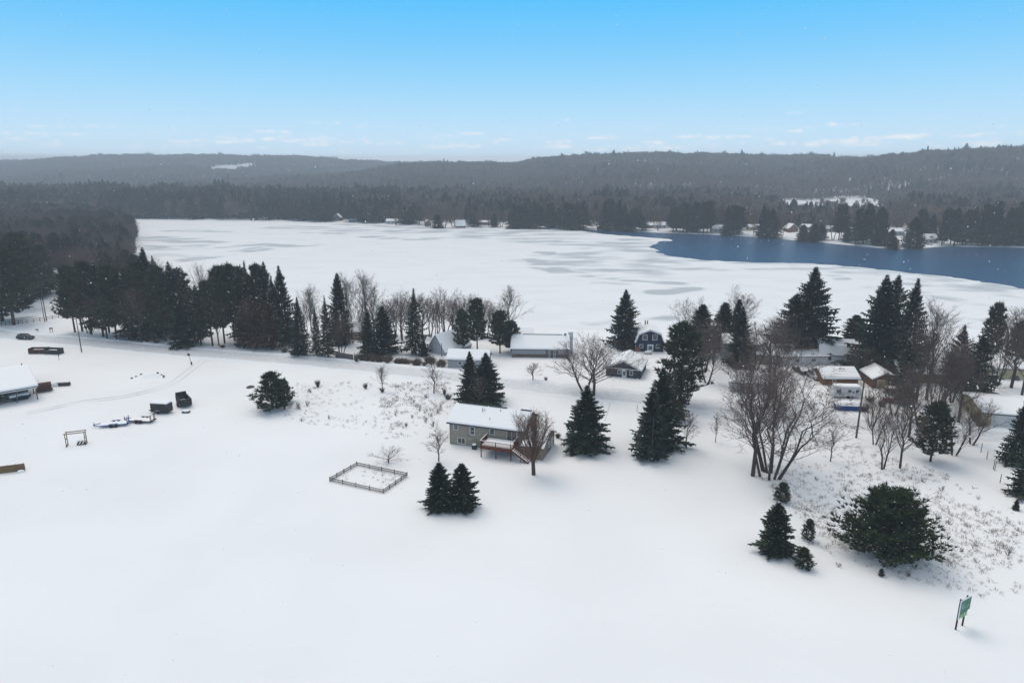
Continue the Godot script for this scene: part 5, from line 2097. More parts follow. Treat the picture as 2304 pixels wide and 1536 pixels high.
# ---------------------------------------------------------------- things across the road on the right
func make_right_yard():
	car("snowy_pickup", "parked pickup truck covered with snow", "pickup", P(1801, 838), deg_to_rad(8), M.car_dark, 0.16, false, true)
	car("snowy_minivan", "parked silver minivan under a blanket of snow", "van", P(1833, 851), deg_to_rad(4), M.car_silver, 0.14, true)
	# travel trailer
	var o := thing("travel_trailer", "white travel trailer with dark front window and snowy roof", "caravan", P(1902, 893), deg_to_rad(-4))
	var b := MB.new()
	b.xf = Transform3D(Basis(Vector3.UP, PI / 2), Vector3.ZERO)
	b.prism([Vector2(-3.1, 0.5), Vector2(-3.35, 1.2), Vector2(-3.0, 2.1), Vector2(-2.6, 2.55), Vector2(2.7, 2.55), Vector2(3.0, 2.3), Vector2(3.0, 0.5)], -1.15, 1.15)
	part("body", b, M.siding_white, o)
	b = MB.new()
	b.box(Vector3(0.2, 1.15, 1.16), Vector3(6.0, 0.12, 0.03))
	part("stripe", b, M.grey_metal, o)
	for q in [[-2.0, 1.75, 0.9, 0.7], [0.4, 1.75, 0.8, 0.6], [2.0, 1.75, 0.7, 0.6]]:
		window(o, Transform3D(Basis.IDENTITY, Vector3(q[0], q[1], 1.15)), q[2], q[3], 1, 1, M.grey_metal)
	door(o, Transform3D(Basis.IDENTITY, Vector3(1.2, 0.55, 1.15)), 0.65, 1.75, M.siding_white, 0.2)
	b = MB.new()
	b.cbox(Vector3(0.1, 2.75, 0), Vector3(5.6, 0.35, 2.2), 0.15)
	part("snow", b, M.roof_snow, o)
	for s in [-1, 1]:
		b = MB.new()
		b.tube(Vector3(0.2, 0.35, s * 0.95), Vector3(0.2, 0.35, s * 1.17), 0.36, 0.36, 12, true)
		part("wheel", b, M.rubber, o)
	b = MB.new()
	b.beam(Vector3(-3.1, 0.55, -0.6), Vector3(-4.3, 0.5, 0), 0.1, 0.1)
	b.beam(Vector3(-3.1, 0.55, 0.6), Vector3(-4.3, 0.5, 0), 0.1, 0.1)
	part("drawbar", b, M.dark_metal, o)
	# boat under a blue tarp
	o = thing("tarped_boat", "boat under a blue tarp with thick snow on top", "boat", P(1913, 921), deg_to_rad(-7))
	b = MB.new()
	b.prism([Vector2(-1.1, 0.3), Vector2(-1.15, 1.0), Vector2(0, 1.45), Vector2(1.15, 1.0), Vector2(1.1, 0.3)], -3.0, 3.2)
	part("tarp", b, M.blue_tarp, o)
	rng.seed = 12
	for k in 9:
		b = MB.new()
		var x := -2.9 + k * 0.74
		b.tube(Vector3(x, 0.28, 1.13), Vector3(x + 0.12, 0.98, 1.17), 0.05, 0.04, 5)
		part("fold", b, M.blue_tarp, o)
	b = MB.new()
	var prev := []
	for i in 13:
		var x := -3.3 + 6.6 * i / 12.0
		var e := 1.0 - pow(absf(x) / 3.5, 6.0)
		var row := []
		for j in 7:
			var z := -1.25 + 2.5 * j / 6.0
			row.append(Vector3(x, 0.85 + (0.95 + jit(0.06)) * sqrt(maxf(0.0, 1.0 - pow(absf(z) / 1.3, 3.0))) * (0.35 + 0.65 * e), z))
		if i > 0:
			for j in 6:
				b.quad(prev[j], prev[j + 1], row[j + 1], row[j])
		prev = row
	part("snow", b, M.roof_snow, o)
	b = MB.new()
	b.box(Vector3(0, 0.2, 0), Vector3(6.4, 0.14, 1.2))
	b.beam(Vector3(-3.0, 0.3, 0), Vector3(-4.6, 0.4, 0), 0.1, 0.1)
	part("boat_trailer", b, M.rust, o)
	# red boats by the garage
	o = thing("red_boat", "red rowing boat on a trailer beside the brown garage", "boat", P(2012, 884), deg_to_rad(80))
	boat(o, 4.0, 1.5, M.red_paint, false)
	o = thing("upturned_canoe", "dark red canoe lying in the snow beneath bare trees", "canoe", P(2006, 906), deg_to_rad(75))
	boat(o, 3.4, 1.0, M.red_paint, false)
	# garden table by the navy cottage
	o = thing("picnic_bench", "snow-topped wooden bench by the navy cottage door", "bench", P(1458, 797), 0.0)
	b = MB.new()
	b.box(Vector3(0, 0.55, 0), Vector3(1.9, 0.1, 0.8))
	part("seat", b, M.brick, o)
	for s in [-1, 1]:
		b = MB.new()
		b.box(Vector3(s * 0.8, 0.2, 0), Vector3(0.1, 0.7, 0.6))
		part("leg", b, M.brick, o)
	b = MB.new()
	b.cbox(Vector3(0, 0.75, 0), Vector3(1.8, 0.3, 0.75), 0.1)
	part("snow", b, M.roof_snow, o)

# ---------------------------------------------------------------- poles, fences, signs
func pole(label: String, bx: float, by: float, ty: float, r: float, arm := false, lean := 0.0, called := "utility_pole", group := ""):
	var at := P(bx, by)
	var h := top_y(at, ty) - at.y
	var o := thing(called, label, "pole", at, 0.2, group)
	var b := MB.new()
	b.tube(Vector3(0, -0.6, 0), Vector3(lean, h, 0), r, r * 0.65, 8, true)
	part("shaft", b, M.pole_wood, o)
	if arm:
		b = MB.new()
		b.box(Vector3(lean, h - 0.6, 0.14), Vector3(2.2, 0.12, 0.1))
		part("crossarm", b, M.pole_wood, o)
		for s in [-1, 0.1, 1]:
			b = MB.new()
			b.tube(Vector3(lean + s * 0.95, h - 0.54, 0.14), Vector3(lean + s * 0.95, h - 0.34, 0.14), 0.06, 0.05, 6, true)
			part("insulator", b, M.grey_metal, o)
	return o

func rail_fence(called: String, label: String, pts: Array, n: int, h: float, rails: int, m: Material, pr := 0.09):
	var o := thing(called, label, "fence", P(pts[0][0], pts[0][1]))
	var w := []
	for q in pts:
		w.append(P(q[0], q[1]))
	var posts := []
	for i in w.size() - 1:
		for k in n:
			posts.append(w[i].lerp(w[i + 1], float(k) / n))
	posts.append(w[-1])
	for i in posts.size():
		var p: Vector3 = posts[i]
		p.y = hgt(p.x, -p.z)
		posts[i] = p
	for i in posts.size():
		var b := MB.new()
		b.tube(posts[i] - o.position - Vector3(0, 0.4, 0), posts[i] - o.position + Vector3(0, h, 0), pr, pr * 0.9, 6, true)
		part("post", b, m, o)
		if i > 0:
			for k in rails:
				var y := h * (0.9 - 0.5 * k)
				b = MB.new()
				b.beam(posts[i - 1] - o.position + Vector3(0, y, 0.06), posts[i] - o.position + Vector3(0, y, 0.06), 0.06, 0.13)
				part("rail", b, m, o)
	return o

func make_fences():
	rail_fence("split_rail_fence", "dark split-rail fence running behind the road", [[2, 733], [60, 727], [145, 713]], 6, 1.15, 2, M.pole_wood)
	rail_fence("board_fence", "short grey rail fence under the roadside spruces", [[675, 800], [740, 806]], 4, 1.1, 2, M.grey_wood)
	# grey picket screen
	var a := P(755, 805)
	var b2 := P(794, 811)
	var o := thing("picket_screen", "weathered grey picket screen beside the reedy roadside bank", "fence", a)
	for k in 34:
		var p := a.lerp(b2, k / 33.0)
		var b := MB.new()
		b.box(p - a + Vector3(0, 0.75, 0), Vector3(0.13, 1.9, 0.04))
		part("picket", b, M.grey_wood, o)
	for y in [0.5, 1.3]:
		var b := MB.new()
		b.beam(Vector3(0, y, -0.06), b2 - a + Vector3(0, y, -0.06), 0.05, 0.1)
		part("rail", b, M.grey_wood, o)
	# garden pen
	var c := [P(741, 1083), P(803, 1047.5), P(917, 1072), P(862, 1110)]
	o = thing("garden_fence", "weathered picket fence round a snowed-in garden plot", "fence", c[0])
	var pk := MB.new()
	pk.box(Vector3(0, 0.25, 0), Vector3(0.07, 0.9, 0.025))
	pk.tri(Vector3(-0.035, 0.7, 0.0125), Vector3(0, 0.78, 0), Vector3(0.035, 0.7, 0.0125))
	var pm := pk.mesh()
	rng.seed = 42
	for i in 4:
		var s: Vector3 = c[i]
		var e: Vector3 = c[(i + 1) % 4]
		var n := int(s.distance_to(e) / 0.2)
		var dir := (e - s).normalized()
		var yaw := atan2(-dir.z, dir.x)
		for k in n:
			var p := s.lerp(e, (k + 0.5) / n)
			var m := part("picket", pm, M.grey_wood, o, p - c[0] + Vector3(0, hgt(p.x, -p.z) - c[0].y + jit(0.03), 0), yaw)
			m.rotation.z = jit(0.05)
		for y in [0.25, 0.62]:
			var b := MB.new()
			b.beam(s - c[0] + Vector3(0, y, 0) + dir.cross(Vector3.UP) * 0.04, e - c[0] + Vector3(0, y, 0) + dir.cross(Vector3.UP) * 0.04, 0.04, 0.09)
			part("rail", b, M.grey_wood, o)
		for k in 4:
			var p := s.lerp(e, k / 4.0)
			var b := MB.new()
			b.box(p - c[0] + Vector3(0, 0.28, 0) + dir.cross(Vector3.UP) * 0.07, Vector3(0.1, 1.15, 0.1))
			part("post", b, M.rust if (k + i) % 3 == 0 else M.grey_wood, o)
	# field boundary posts on the right
	for q in [[2208, 1017, 997], [2221, 1033, 1014], [2236, 1056, 1033], [2239, 1059, 1037], [2251, 1086, 1066], [2267, 1111, 1090], [2286, 1142, 1118]]:
		pole("thin weathered post of the old field boundary", q[0], q[1], q[2], 0.07, false, 0.0, "fence_post", "posts of the old field boundary")
	pole("utility pole standing on the road verge near the rolled bins", 183, 792, 706, 0.16, false, -0.1)
	pole("twin-pole utility post behind the split-rail fence, its thicker shaft", 104, 722, 652, 0.17, false, -0.1)
	pole("slimmer shaft beside the twin utility post behind the rail fence", 100, 724, 670, 0.14, false, -0.1)
	pole("tall bare utility pole beside the blue tarped boat", 1927, 985, 849, 0.19, false, 0.15)
	pole("utility pole in front of the steep pale gable", 981, 795, 729, 0.15, true)
	pole("short service pole beside the low grey garage", 994, 803, 772, 0.12)
	pole("thin pole standing in front of the dense spruce pair", 1466, 1036, 940, 0.11)
	pole("thin wooden marker stake on the snowy verge", 1433, 927, 909, 0.06, false, 0.1, "marker_stake")
	pole("slender lamp post on the lakeshore near the lone spruce", 1422, 781, 752, 0.07, false, 0.0, "lamp_post")
	# yard sign post with small board
	var o2 := thing("post_sign", "small dark sign on a leaning post beside the road", "sign", P(430, 820), 0.3)
	var b := MB.new()
	b.tube(Vector3(0, -0.2, 0), Vector3(-0.35, 2.9, 0), 0.06, 0.05, 6, true)
	part("post", b, M.pole_wood, o2)
	b = MB.new()
	b.box(Vector3(-0.38, 2.75, 0.05), Vector3(0.62, 0.75, 0.05), Basis(Vector3.BACK, 0.785))
	part("board", b, M.grey_wood, o2)
	b = MB.new()
	b.cbox(Vector3(0.05, 0.4, 0.1), Vector3(0.35, 0.8, 0.3), 0.06)
	part("box", b, M.dark_metal, o2)
	o2 = thing("mailbox", "snow-capped mailbox on a post by the road", "mailbox", P(115, 747), 0.2)
	for s in [-1, 1]:
		b = MB.new()
		b.box(Vector3(s * 0.35, 0.5, 0), Vector3(0.12, 1.3, 0.12))
		part("post", b, M.pole_wood, o2)
	b = MB.new()
	b.cbox(Vector3(0, 1.25, 0), Vector3(0.95, 0.4, 0.5), 0.12)
	part("box", b, M.grey_wood, o2)
	o2 = thing("newspaper_box", "low newspaper box on a stake near the mailbox", "mailbox", P(83, 747), 0.1)
	b = MB.new()
	b.box(Vector3(0.2, 0.4, 0), Vector3(0.1, 1.0, 0.1))
	part("post", b, M.pole_wood, o2)
	b = MB.new()
	b.cbox(Vector3(0, 0.85, 0), Vector3(1.0, 0.3, 0.4), 0.1)
	part("box", b, M.dark_metal, o2)
	o2 = thing("yard_stake", "short dark stake by the rolled snow bank", "stake", P(132, 811), 0.0)
	b = MB.new()
	b.tube(Vector3(0, -0.2, 0), Vector3(0.05, 1.4, 0), 0.05, 0.05, 6, true)
	part("shaft", b, M.pole_wood, o2)
	b = MB.new()
	b.cbox(Vector3(0.05, 1.4, 0), Vector3(0.25, 0.3, 0.15), 0.04)
	part("reflector", b, M.dark_metal, o2)
	o2 = thing("garden_rock", "grey boulder showing through snow beside the roadside pine", "rock", P(563, 872), 0.5)
	b = MB.new()
	rng.seed = 3
	var ring := []
	for k in 4:
		var row := []
		for j in 9:
			var a2 := TAU * j / 9.0
			var rr := cos(k * 0.5) * (0.9 + 0.12 * sin(j * 2.7 + k))
			row.append(Vector3(cos(a2) * rr * 1.1, -0.15 + sin(k * 0.5) * 0.75, sin(a2) * rr * 0.7))
		ring.append(row)
	for k in 3:
		for j in 9:
			b.quad(ring[k][j], ring[k][(j + 1) % 9], ring[k + 1][(j + 1) % 9], ring[k + 1][j])
	for j in 9:
		b.tri(ring[3][j], ring[3][(j + 1) % 9], Vector3(0, 0.62, 0))
	part("stone", b, M.stone, o2)
	make_sign()

# two-post roadside sign, seen obliquely, green board with pale print on it
func make_sign():
	var a := P(2153, 1417)
	var e := P(2168, 1408)
	var o := thing("roadside_sign", "green printed signboard on two dark posts in the snow", "sign", a)
	var d := e - a
	d.y = 0
	var gap := d.length()
	d = d.normalized()
	var yaw := atan2(-d.z, d.x)
	o.rotation.y = yaw
	var h := top_y(a, 1349) - a.y
	for x in [0.0, gap]:
		var b := MB.new()
		b.box(Vector3(x, h / 2 - 0.25, -0.1), Vector3(0.14, h + 0.5, 0.14))
		part("post", b, M.sign_purple, o)
	var y0 := h * 0.36
	var b := MB.new()
	var x0 := -0.22
	var x1 := gap + 0.65
	var ym := h * 0.53
	b.prism([Vector2(0.0, ym), Vector2(0.06, ym), Vector2(0.06, h * 0.97), Vector2(0.0, h * 0.97)], x0, x1)
	b.prism([Vector2(0.0, y0), Vector2(0.06, y0), Vector2(0.06, ym), Vector2(0.0, ym)], x0, x1 - 0.42)
	part("board", b, M.white_trim, o)
	# printed face: green field, pale snow-dusted patch and a pale strip along the foot
	var w := 128
	var hh := 160
	var im := Image.create(w, hh, false, Image.FORMAT_RGB8)
	var nz := FastNoiseLite.new()
	nz.seed = 6
	nz.frequency = 0.04
	for yy in hh:
		for xx in w:
			var n := nz.get_noise_2d(xx, yy)
			var c := Color8(14, 84, 76).lerp(Color8(40, 126, 92), clampf(0.5 + n * 1.3, 0, 1))
			var u := Vector2((xx - 26) / 20.0, (yy - 52) / 22.0)
			c = c.lerp(Color8(150, 190, 192), clampf(1.0 - u.length() * 0.8 + n * 0.6, 0, 0.8))
			if absf(yy - 74 + xx * 0.02) < 5 and xx > 20:
				c = c.lerp(Color8(120, 185, 165), 0.45)
			if yy > 124:
				c = Color8(92, 140, 84).lerp(Color8(196, 212, 168), clampf(0.35 + n * 1.5, 0, 1))
			im.set_pixel(xx, yy, c)
	var m := StandardMaterial3D.new()
	m.albedo_texture = ImageTexture.create_from_image(im)
	m.roughness = 0.5
	var st := SurfaceTool.new()
	st.begin(Mesh.PRIMITIVE_TRIANGLES)
	var fx0 := x0 + 0.14
	var fy1 := h * 0.97 - 0.1
	var pts := [[fx0, y0 + 0.04], [fx0, fy1], [x1 - 0.05, fy1], [x1 - 0.05, ym + 0.04], [x1 - 0.47, ym + 0.04], [x1 - 0.47, y0 + 0.04]]
	for t in [[0, 1, 4], [0, 4, 5], [1, 2, 3], [1, 3, 4]]:
		for k in t:
			var q: Array = pts[k]
			st.set_normal(Vector3(0, 0, 1))
			st.set_uv(Vector2((q[0] - fx0) / (x1 - fx0), 1.0 - (q[1] - y0) / (fy1 - y0)))
			st.add_vertex(Vector3(q[0], q[1], 0.064))
	part("printed_face", st.commit(), m, o)
	var sn := MB.new()
	sn.cbox(Vector3((x0 + x1) / 2, h * 0.97 + 0.04, 0.03), Vector3(x1 - x0, 0.08, 0.08), 0.03)
	part("snow", sn, M.roof_snow, o)

# ---------------------------------------------------------------- trees, one by one
func shrub(label: String, bx: float, by: float, h: float, wide: float, v: int, group := "", called := "bare_shrub"):
	var o := thing(called, label, "shrub", P(bx, by), fmod(bx, 6.0), group)
	if not PR.has("shrub%d" % v):
		var mb: MB
		if v == 0: mb = shrub_mesh(140, 70, 0.9, Color(0.12, 0.085, 0.07))
		elif v == 1: mb = shrub_mesh(141, 60, 0.55, Color(0.10, 0.085, 0.075))
		elif v == 2: mb = shrub_mesh(142, 90, 0.8, Color(0.15, 0.105, 0.08), 0.010)
		else: mb = shrub_mesh(143, 9, 1.3, Color(0.10, 0.075, 0.068), 0.016)
		PR["shrub%d" % v] = mb.mesh()
	part("stems", PR["shrub%d" % v], M.twig, o)
	o.scale = Vector3(wide, h, wide)

func make_trees():
	var row := "conifers in the dense row along the road"
	for q in [
		["pine_a", 168, 747, 600, 30], ["pine_b", 205, 752, 590, 32], ["spruce_c", 232, 757, 588, 30], ["pine_a", 262, 762, 600, 34], ["spruce_d", 290, 765, 612, 26], ["pine_b", 322, 764, 592, 32],
		["spruce_b", 345, 760, 556, 46], ["pine_c", 372, 768, 600, 34], ["spruce_c", 398, 766, 588, 28], ["spruce_d", 425, 770, 605, 24], ["spruce_c", 452, 776, 640, 24], ["pine_b", 478, 778, 632, 26],
		["pine_a", 505, 772, 600, 30], ["pine_b", 527, 766, 596, 26], ["spruce_c", 545, 775, 610, 26], ["spruce_d", 565, 768, 586, 24], ["pine_a", 588, 764, 596, 26], ["spruce_c", 607, 768, 588, 26], ["spruce_b", 640, 772, 597, 34], ["spruce_d", 622, 776, 620, 26],
		["pine_b", 185, 745, 612, 30], ["pine_a", 245, 748, 604, 34], ["pine_c", 300, 752, 606, 36], ["spruce_d", 360, 752, 598, 28], ["pine_b", 415, 755, 606, 30], ["pine_a", 545, 756, 602, 30]]:
		tree(q[0], "roadside_conifer", {"pine": "ragged-topped pine", "spru": "spire-topped spruce"}[q[0].left(4)] + " in the dense row along the snowy road", q[1], q[2], q[3], q[4], row)
	tree("spruce_a", "dense_spruce", "dense low spruce at the road edge of the conifer row", 410, 780, 662, 26)
	for q in [[575, 784, 665, 24], [612, 786, 672, 26], [548, 783, 690, 20], [592, 780, 690, 22]]:
		tree("larch", "brown_larch", "brown needleless larch at the foot of the roadside conifer row", q[0], q[1], q[2], q[3], "brown larches below the conifer row")
	# headland front conifers with bare lower stems
	for q in [["pine_a", 30, 731, 560, 52], ["pine_b", 56, 695, 540, 40], ["spruce_c", 5, 722, 575, 45], ["pine_b", 70, 675, 545, 36], ["spruce_d", 88, 668, 560, 30], ["pine_a", 18, 690, 545, 46], ["pine_b", 48, 665, 525, 40], ["spruce_c", 112, 660, 590, 24], ["pine_b", -20, 700, 560, 46], ["pine_a", 96, 655, 552, 34]]:
		tree(q[0], "headland_conifer", {"pine": "tall pine with bare lower stem", "spru": "drooping spruce with bare lower stem"}[q[0].left(4)] + " beyond the split-rail fence", q[1], q[2], q[3], q[4], "conifers beyond the split-rail fence")
	tree("bare_thin", "young_bare_tree", "thin leafless tree on the open snow behind the rail fence", 137, 690, 655, 14)
	# along the road towards the cottages
	tree("spruce_b", "roadside_spruce", "full dark spruce at the end of the grey rail fence", 677, 800, 668, 21)
	tree("spruce_d", "slim_spruce", "slim spruce standing between rail fence and multi-stem bare tree", 714, 799, 686, 13)
	tree("spruce_d", "open_spruce", "open-branched spruce with visible trunk by the picket screen", 738, 804, 664, 18)
	tree("spruce_e", "columnar_spruce", "tall spruce with narrow column-like top above the tan cottage", 767, 775, 614, 23)
	tree("bare_c", "multi_stem_tree", "leafless multi-stem tree behind the picket screen", 767, 799, 690, 30)
	tree("bare_b", "tall_bare_tree", "tall leafless tree right behind the column-topped spruce", 785, 765, 602, 24)
	tree("bare_b", "tall_bare_tree", "tallest slender leafless tree near the tan cottage", 824, 745, 597, 27)
	tree("bare_a", "tall_bare_tree", "leafless tree leaning over the lake beside the slender one", 842, 752, 640, 24)
	tree("spruce_b", "paired_spruce", "left spruce of the pair above the reedy bank", 831, 804, 692, 22)
	tree("spruce_a", "paired_spruce", "broad spruce of the pair above the reedy bank", 864, 793, 686, 33)
	tree("bare_d", "shaggy_bare_tree", "shaggy leafless tree with dense twigs between spruces", 905, 766, 648, 42)
	tree("bare_a", "shaggy_bare_tree", "wide leafless tree next to the shaggy one by the lake", 950, 762, 655, 34)
	tree("spruce_d", "tall_thin_spruce", "tall spruce before the steep pale gabled house", 935, 797, 648, 26)
	tree("spruce_a", "small_spruce", "small spruce beside the steep pale gable", 954, 801, 763, 10)
	tree("bare_c", "lakeside_bare_tree", "leafless multi-stem tree behind the steep roofed house", 1001, 750, 638, 30)
	tree("bare_a", "lakeside_bare_tree", "leafless lakeside tree behind two pines", 1066, 758, 655, 30)
	tree("pine_c", "roadside_pine", "ragged pine over the low grey garage", 1042, 790, 697, 20)
	tree("pine_a", "roadside_pine", "taller pine between garage and stone ranch house", 1074, 790, 672, 24)
	tree("pine_a", "roadside_pine", "pine screening the small brown cottage", 1125, 795, 700, 26)
	tree("pine_c", "roadside_pine", "shorter pine left of the stone ranch house roof", 1150, 790, 722, 24)
	tree("bare_a", "lakeside_bare_tree", "leafless tree at the shore behind the pine-screened cottage", 1146, 758, 638, 27)
	tree("bare_b", "lakeside_bare_tree", "leafless tree rising behind the low roadside spruces", 700, 745, 632, 20)
	tree("bare_e", "lakeside_bare_tree", "leafless tree leaning over the ice behind the conifer row", 458, 700, 582, 28)
	for q in [[690, 752, 668, 18], [820, 770, 690, 20], [1030, 760, 660, 26], [1095, 762, 668, 24], [875, 760, 672, 24], [725, 758, 668, 24], [800, 760, 655, 26], [855, 758, 665, 26], [890, 756, 655, 28], [925, 758, 660, 28], [968, 758, 655, 28], [985, 756, 668, 26], [1018, 757, 658, 28], [1045, 758, 664, 26], [1082, 758, 660, 26], [1112, 760, 672, 24], [1132, 760, 690, 22]]:
		tree("bare_d", "lakeshore_bare_tree", "leafless tree in the thicket along the near lakeshore", q[0], q[1], q[2], q[3], "thicket along the near lakeshore")
	# centre
	tree("spruce_a", "yard_spruce", "left spruce of the dense clump behind the taupe house", 1058, 905, 790, 28)
	tree("spruce_a", "yard_spruce", "right spruce of the dense clump behind the taupe house", 1094, 903, 793, 38)
	tree("bare_e", "brushy_tree", "brushy leafless tree in front of the dense spruce clump", 1078, 915, 838, 30)
	tree("spruce_a", "lawn_spruce", "single full spruce on the lawn beside the taupe house", 1318, 1008, 866, 48)
	tree("spruce_a", "corner_spruce", "largest spruce of the group near the thin pole", 1484, 1000, 825, 46)
	tree("spruce_b", "corner_spruce", "lower front spruce of the group near the thin pole", 1462, 1027, 868, 38)
	tree("spruce_d", "corner_spruce", "slim rear spruce of the group near the thin pole", 1524, 945, 800, 24)
	tree("pine_c", "white_pine", "tall spreading pine rising behind the spruce group", 1532, 912, 728, 50)
	tree("bare_e", "big_maple", "big spreading leafless maple before the charcoal cottage", 1336, 890, 740, 76)
	tree("bare_d", "big_maple", "second stem of leafless maple next to the spreading one", 1316, 880, 760, 54)
	tree("spruce_a", "lone_spruce", "lone perfect spruce on the lakeshore near the navy cottage", 1404, 780, 651, 36)
	tree("bare_a", "round_small_tree", "small round leafless tree near the stone ranch house", 1199, 857, 814, 17)
	var vm := tree("bare_vase", "vase_maple", "vase-shaped maple with few brown leaves in front of the taupe house", 1201, 1068, 905, 40)
	rng.seed = 19
	var lv := MB.new()
	for k in 420:
		var a := rng.randf() * TAU
		var hh := rng.randf_range(1.7, 4.6)
		var r := rng.randf_range(0.1, 0.35 + 0.42 * (hh - 1.6))
		var p := Vector3(cos(a) * r, hh + jit(0.2), sin(a) * r)
		var e := Vector3(jit(1), jit(1) - 0.4, jit(1)).normalized()
		lv.blade(p, p + e * 0.16, 0.05, e.cross(Vector3(jit(1), 1, jit(1))))
	part("brown_leaves", lv, M.dead_leaf, vm).set_meta("kind", "stuff")
	tree("bare_thin", "yard_sapling", "slender leafless sapling at the corner of the taupe house", 987, 1040, 960, 24)
	tree("bare_thin", "lawn_sapling", "slender leafless sapling right of the spruce group", 1545, 1008, 922, 24)
	tree("bare_low", "apple_tree", "low spreading apple tree beside the garden fence", 874, 1041, 1000, 31)
	tree("bare_thin", "roadside_sapling", "leafless sapling standing at the road edge", 976, 884, 812, 22)
	tree("bare_b", "roadside_sapling", "narrow leafless sapling among dry weeds by the road", 860, 880, 816, 13)
	tree("pine_young", "roadside_young_pine", "bushy young pine by the grey boulder", 613, 920, 838, 42)
	tree("pine_young", "roadside_young_pine", "smaller dark pine leaning against the bushy one", 641, 905, 856, 20)
	tree("spruce_e", "twin_spruce", "left spruce of the twin pair in the open field", 990, 1145, 1040, 32)
	tree("spruce_e", "twin_spruce", "right spruce of the twin pair in the open field", 1040, 1144, 1042, 33)
	# right hand side
	tree("spruce_a", "giant_spruce", "giant broad spruce towering over the parked vehicles", 1816, 800, 600, 60)
	tree("spruce_c", "giant_spruce", "dark companion close behind the giant broad spruce", 1780, 805, 660, 48)
	tree("birch", "lakeside_birch", "fine-twigged birch on the shore, taller one", 1660, 770, 640, 36)
	tree("birch", "lakeside_birch", "fine-twigged birch on the shore, shorter one", 1550, 775, 660, 34)
	tree("cedar", "shore_cedar", "rusty brown cedar beside the tall pale grey house", 1575, 800, 684, 30)
	tree("cedar", "shore_cedar", "olive cedar behind the tall pale grey house", 1625, 790, 680, 28)
	tree("cedar", "shore_cedar", "pointed cedar next to the olive one on the shore", 1655, 790, 673, 20)
	tree("spruce_a", "house_spruce", "dense spruce hiding the tall pale grey house", 1662, 824, 688, 28)
	tree("bare_d", "street_maple", "leafless maple behind the tall spreading pine", 1585, 838, 700, 44)
	tree("bare_e", "vehicle_tree", "leafless tree with drooping twigs over the parked vehicles", 1760, 815, 690, 46)
	tree("bare_clump", "bare_tree_clump", "large clump of leafless stems rising from one base", 1735, 1070, 790, 125)
	tree("bare_a", "bare_tree_clump", "single leafless trunk just beside the large stem clump", 1694, 1071, 815, 60)
	tree("bare_d", "brown_bare_tree", "brown leafless crown rising behind the large stem clump", 1745, 960, 780, 52)
	tree("bare_thin", "verge_sapling", "thin leafless sapling beside the stem clump", 1869, 1038, 950, 20)
	tree("bare_thin", "verge_sapling", "tiny leafless sapling on the open snow near the clump", 1610, 995, 925, 12)
	tree("spruce_a", "spruce_trio", "broad spruce of the tall trio by the brown garage", 1968, 835, 618, 56)
	tree("spruce_c", "spruce_trio", "middle spruce of the tall trio by the brown garage", 1995, 825, 618, 42)
	tree("spruce_b", "spruce_trio", "narrow spruce of the tall trio by the brown garage", 2035, 850, 625, 42)
	tree("cedar", "trio_cedar", "low round cedar at the lake side of the spruce trio", 1920, 782, 708, 28)
	tree("spruce_d", "garage_spruce", "ragged spruce between brown garage and log cabin", 2028, 905, 760, 30)
	tree("bare_b", "fan_tree", "tall fan-shaped leafless tree by the log cabin", 2085, 900, 655, 42)
	tree("bare_c", "fan_tree", "multi-stem leafless tree in front of the log cabin", 2105, 925, 760, 44)
	tree("larch", "brown_cedar", "brown feathery cedar behind the leafless fan trees", 2148, 880, 730, 30)
	tree("spruce_c", "end_spruce", "dark spruce at the gable of the big yellow garage", 2190, 905, 750, 40)
	tree("pine_b", "shore_pine", "ragged lakeside pine above the yellow house", 2224, 830, 683, 24)
	tree("bare_e", "leaning_tree", "leaning leafless tree in front of the yellow house", 2300, 890, 680, 60)
	tree("bare_a", "shore_bare_tree", "leafless lakeside tree near the yellow house", 2262, 820, 684, 34)
	tree("pine_b", "shore_pine", "pine mass at the lakeshore beyond the leaning tree", 2296, 838, 720, 34)
	for q in [["bare_c", 1700, 832, 722, 40], ["bare_a", 1732, 838, 708, 46], ["bare_d", 1592, 862, 745, 38], ["bare_a", 1690, 935, 800, 46], ["bare_e", 1740, 895, 715, 56], ["bare_c", 1960, 962, 850, 34], ["bare_a", 2046, 985, 832, 40], ["bare_d", 2072, 962, 800, 46], ["bare_b", 2122, 942, 760, 42], ["bare_a", 2158, 950, 790, 40], ["bare_d", 2186, 1000, 880, 38], ["bare_a", 2276, 872, 700, 44], ["bare_c", 2240, 868, 730, 36], ["bare_d", 1935, 850, 770, 26], ["bare_d", 2012, 935, 800, 36], ["bare_b", 2062, 905, 715, 40], ["bare_d", 2142, 905, 740, 42], ["bare_a", 1605, 820, 715, 32]]:
		tree(q[0], "roadside_bare_tree", {"bare_a": "round-crowned", "bare_b": "tall narrow", "bare_c": "multi-stem", "bare_d": "fork-trunked", "bare_e": "wide spreading"}[q[0]] + " leafless tree among the cottages beyond the road", q[1], q[2], q[3], q[4], "leafless trees among the cottages")
	for q in [["bare_a", 318, 771, 640, 30], ["bare_d", 442, 772, 640, 28], ["bare_b", 492, 777, 650, 22], ["bare_a", 240, 762, 650, 26], ["bare_b", 565, 782, 660, 20], ["bare_d", 200, 750, 640, 26]]:
		tree(q[0], "roadside_bare_tree", {"bare_a": "round-crowned", "bare_b": "tall narrow", "bare_d": "fork-trunked"}[q[0]] + " leafless tree mixed into the roadside conifer row", q[1], q[2], q[3], q[4], "leafless trees in the conifer row")
	tree("bare_d", "field_edge_tree", "forked leafless tree at the edge of the weedy field", 1987, 1056, 895, 38)
	tree("bare_a", "field_edge_tree", "straight leafless tree at the edge of the weedy field", 2026, 1053, 890, 34)
	tree("pine_c", "field_edge_pine", "young open pine at the edge of the weedy field", 2094, 1038, 905, 40)
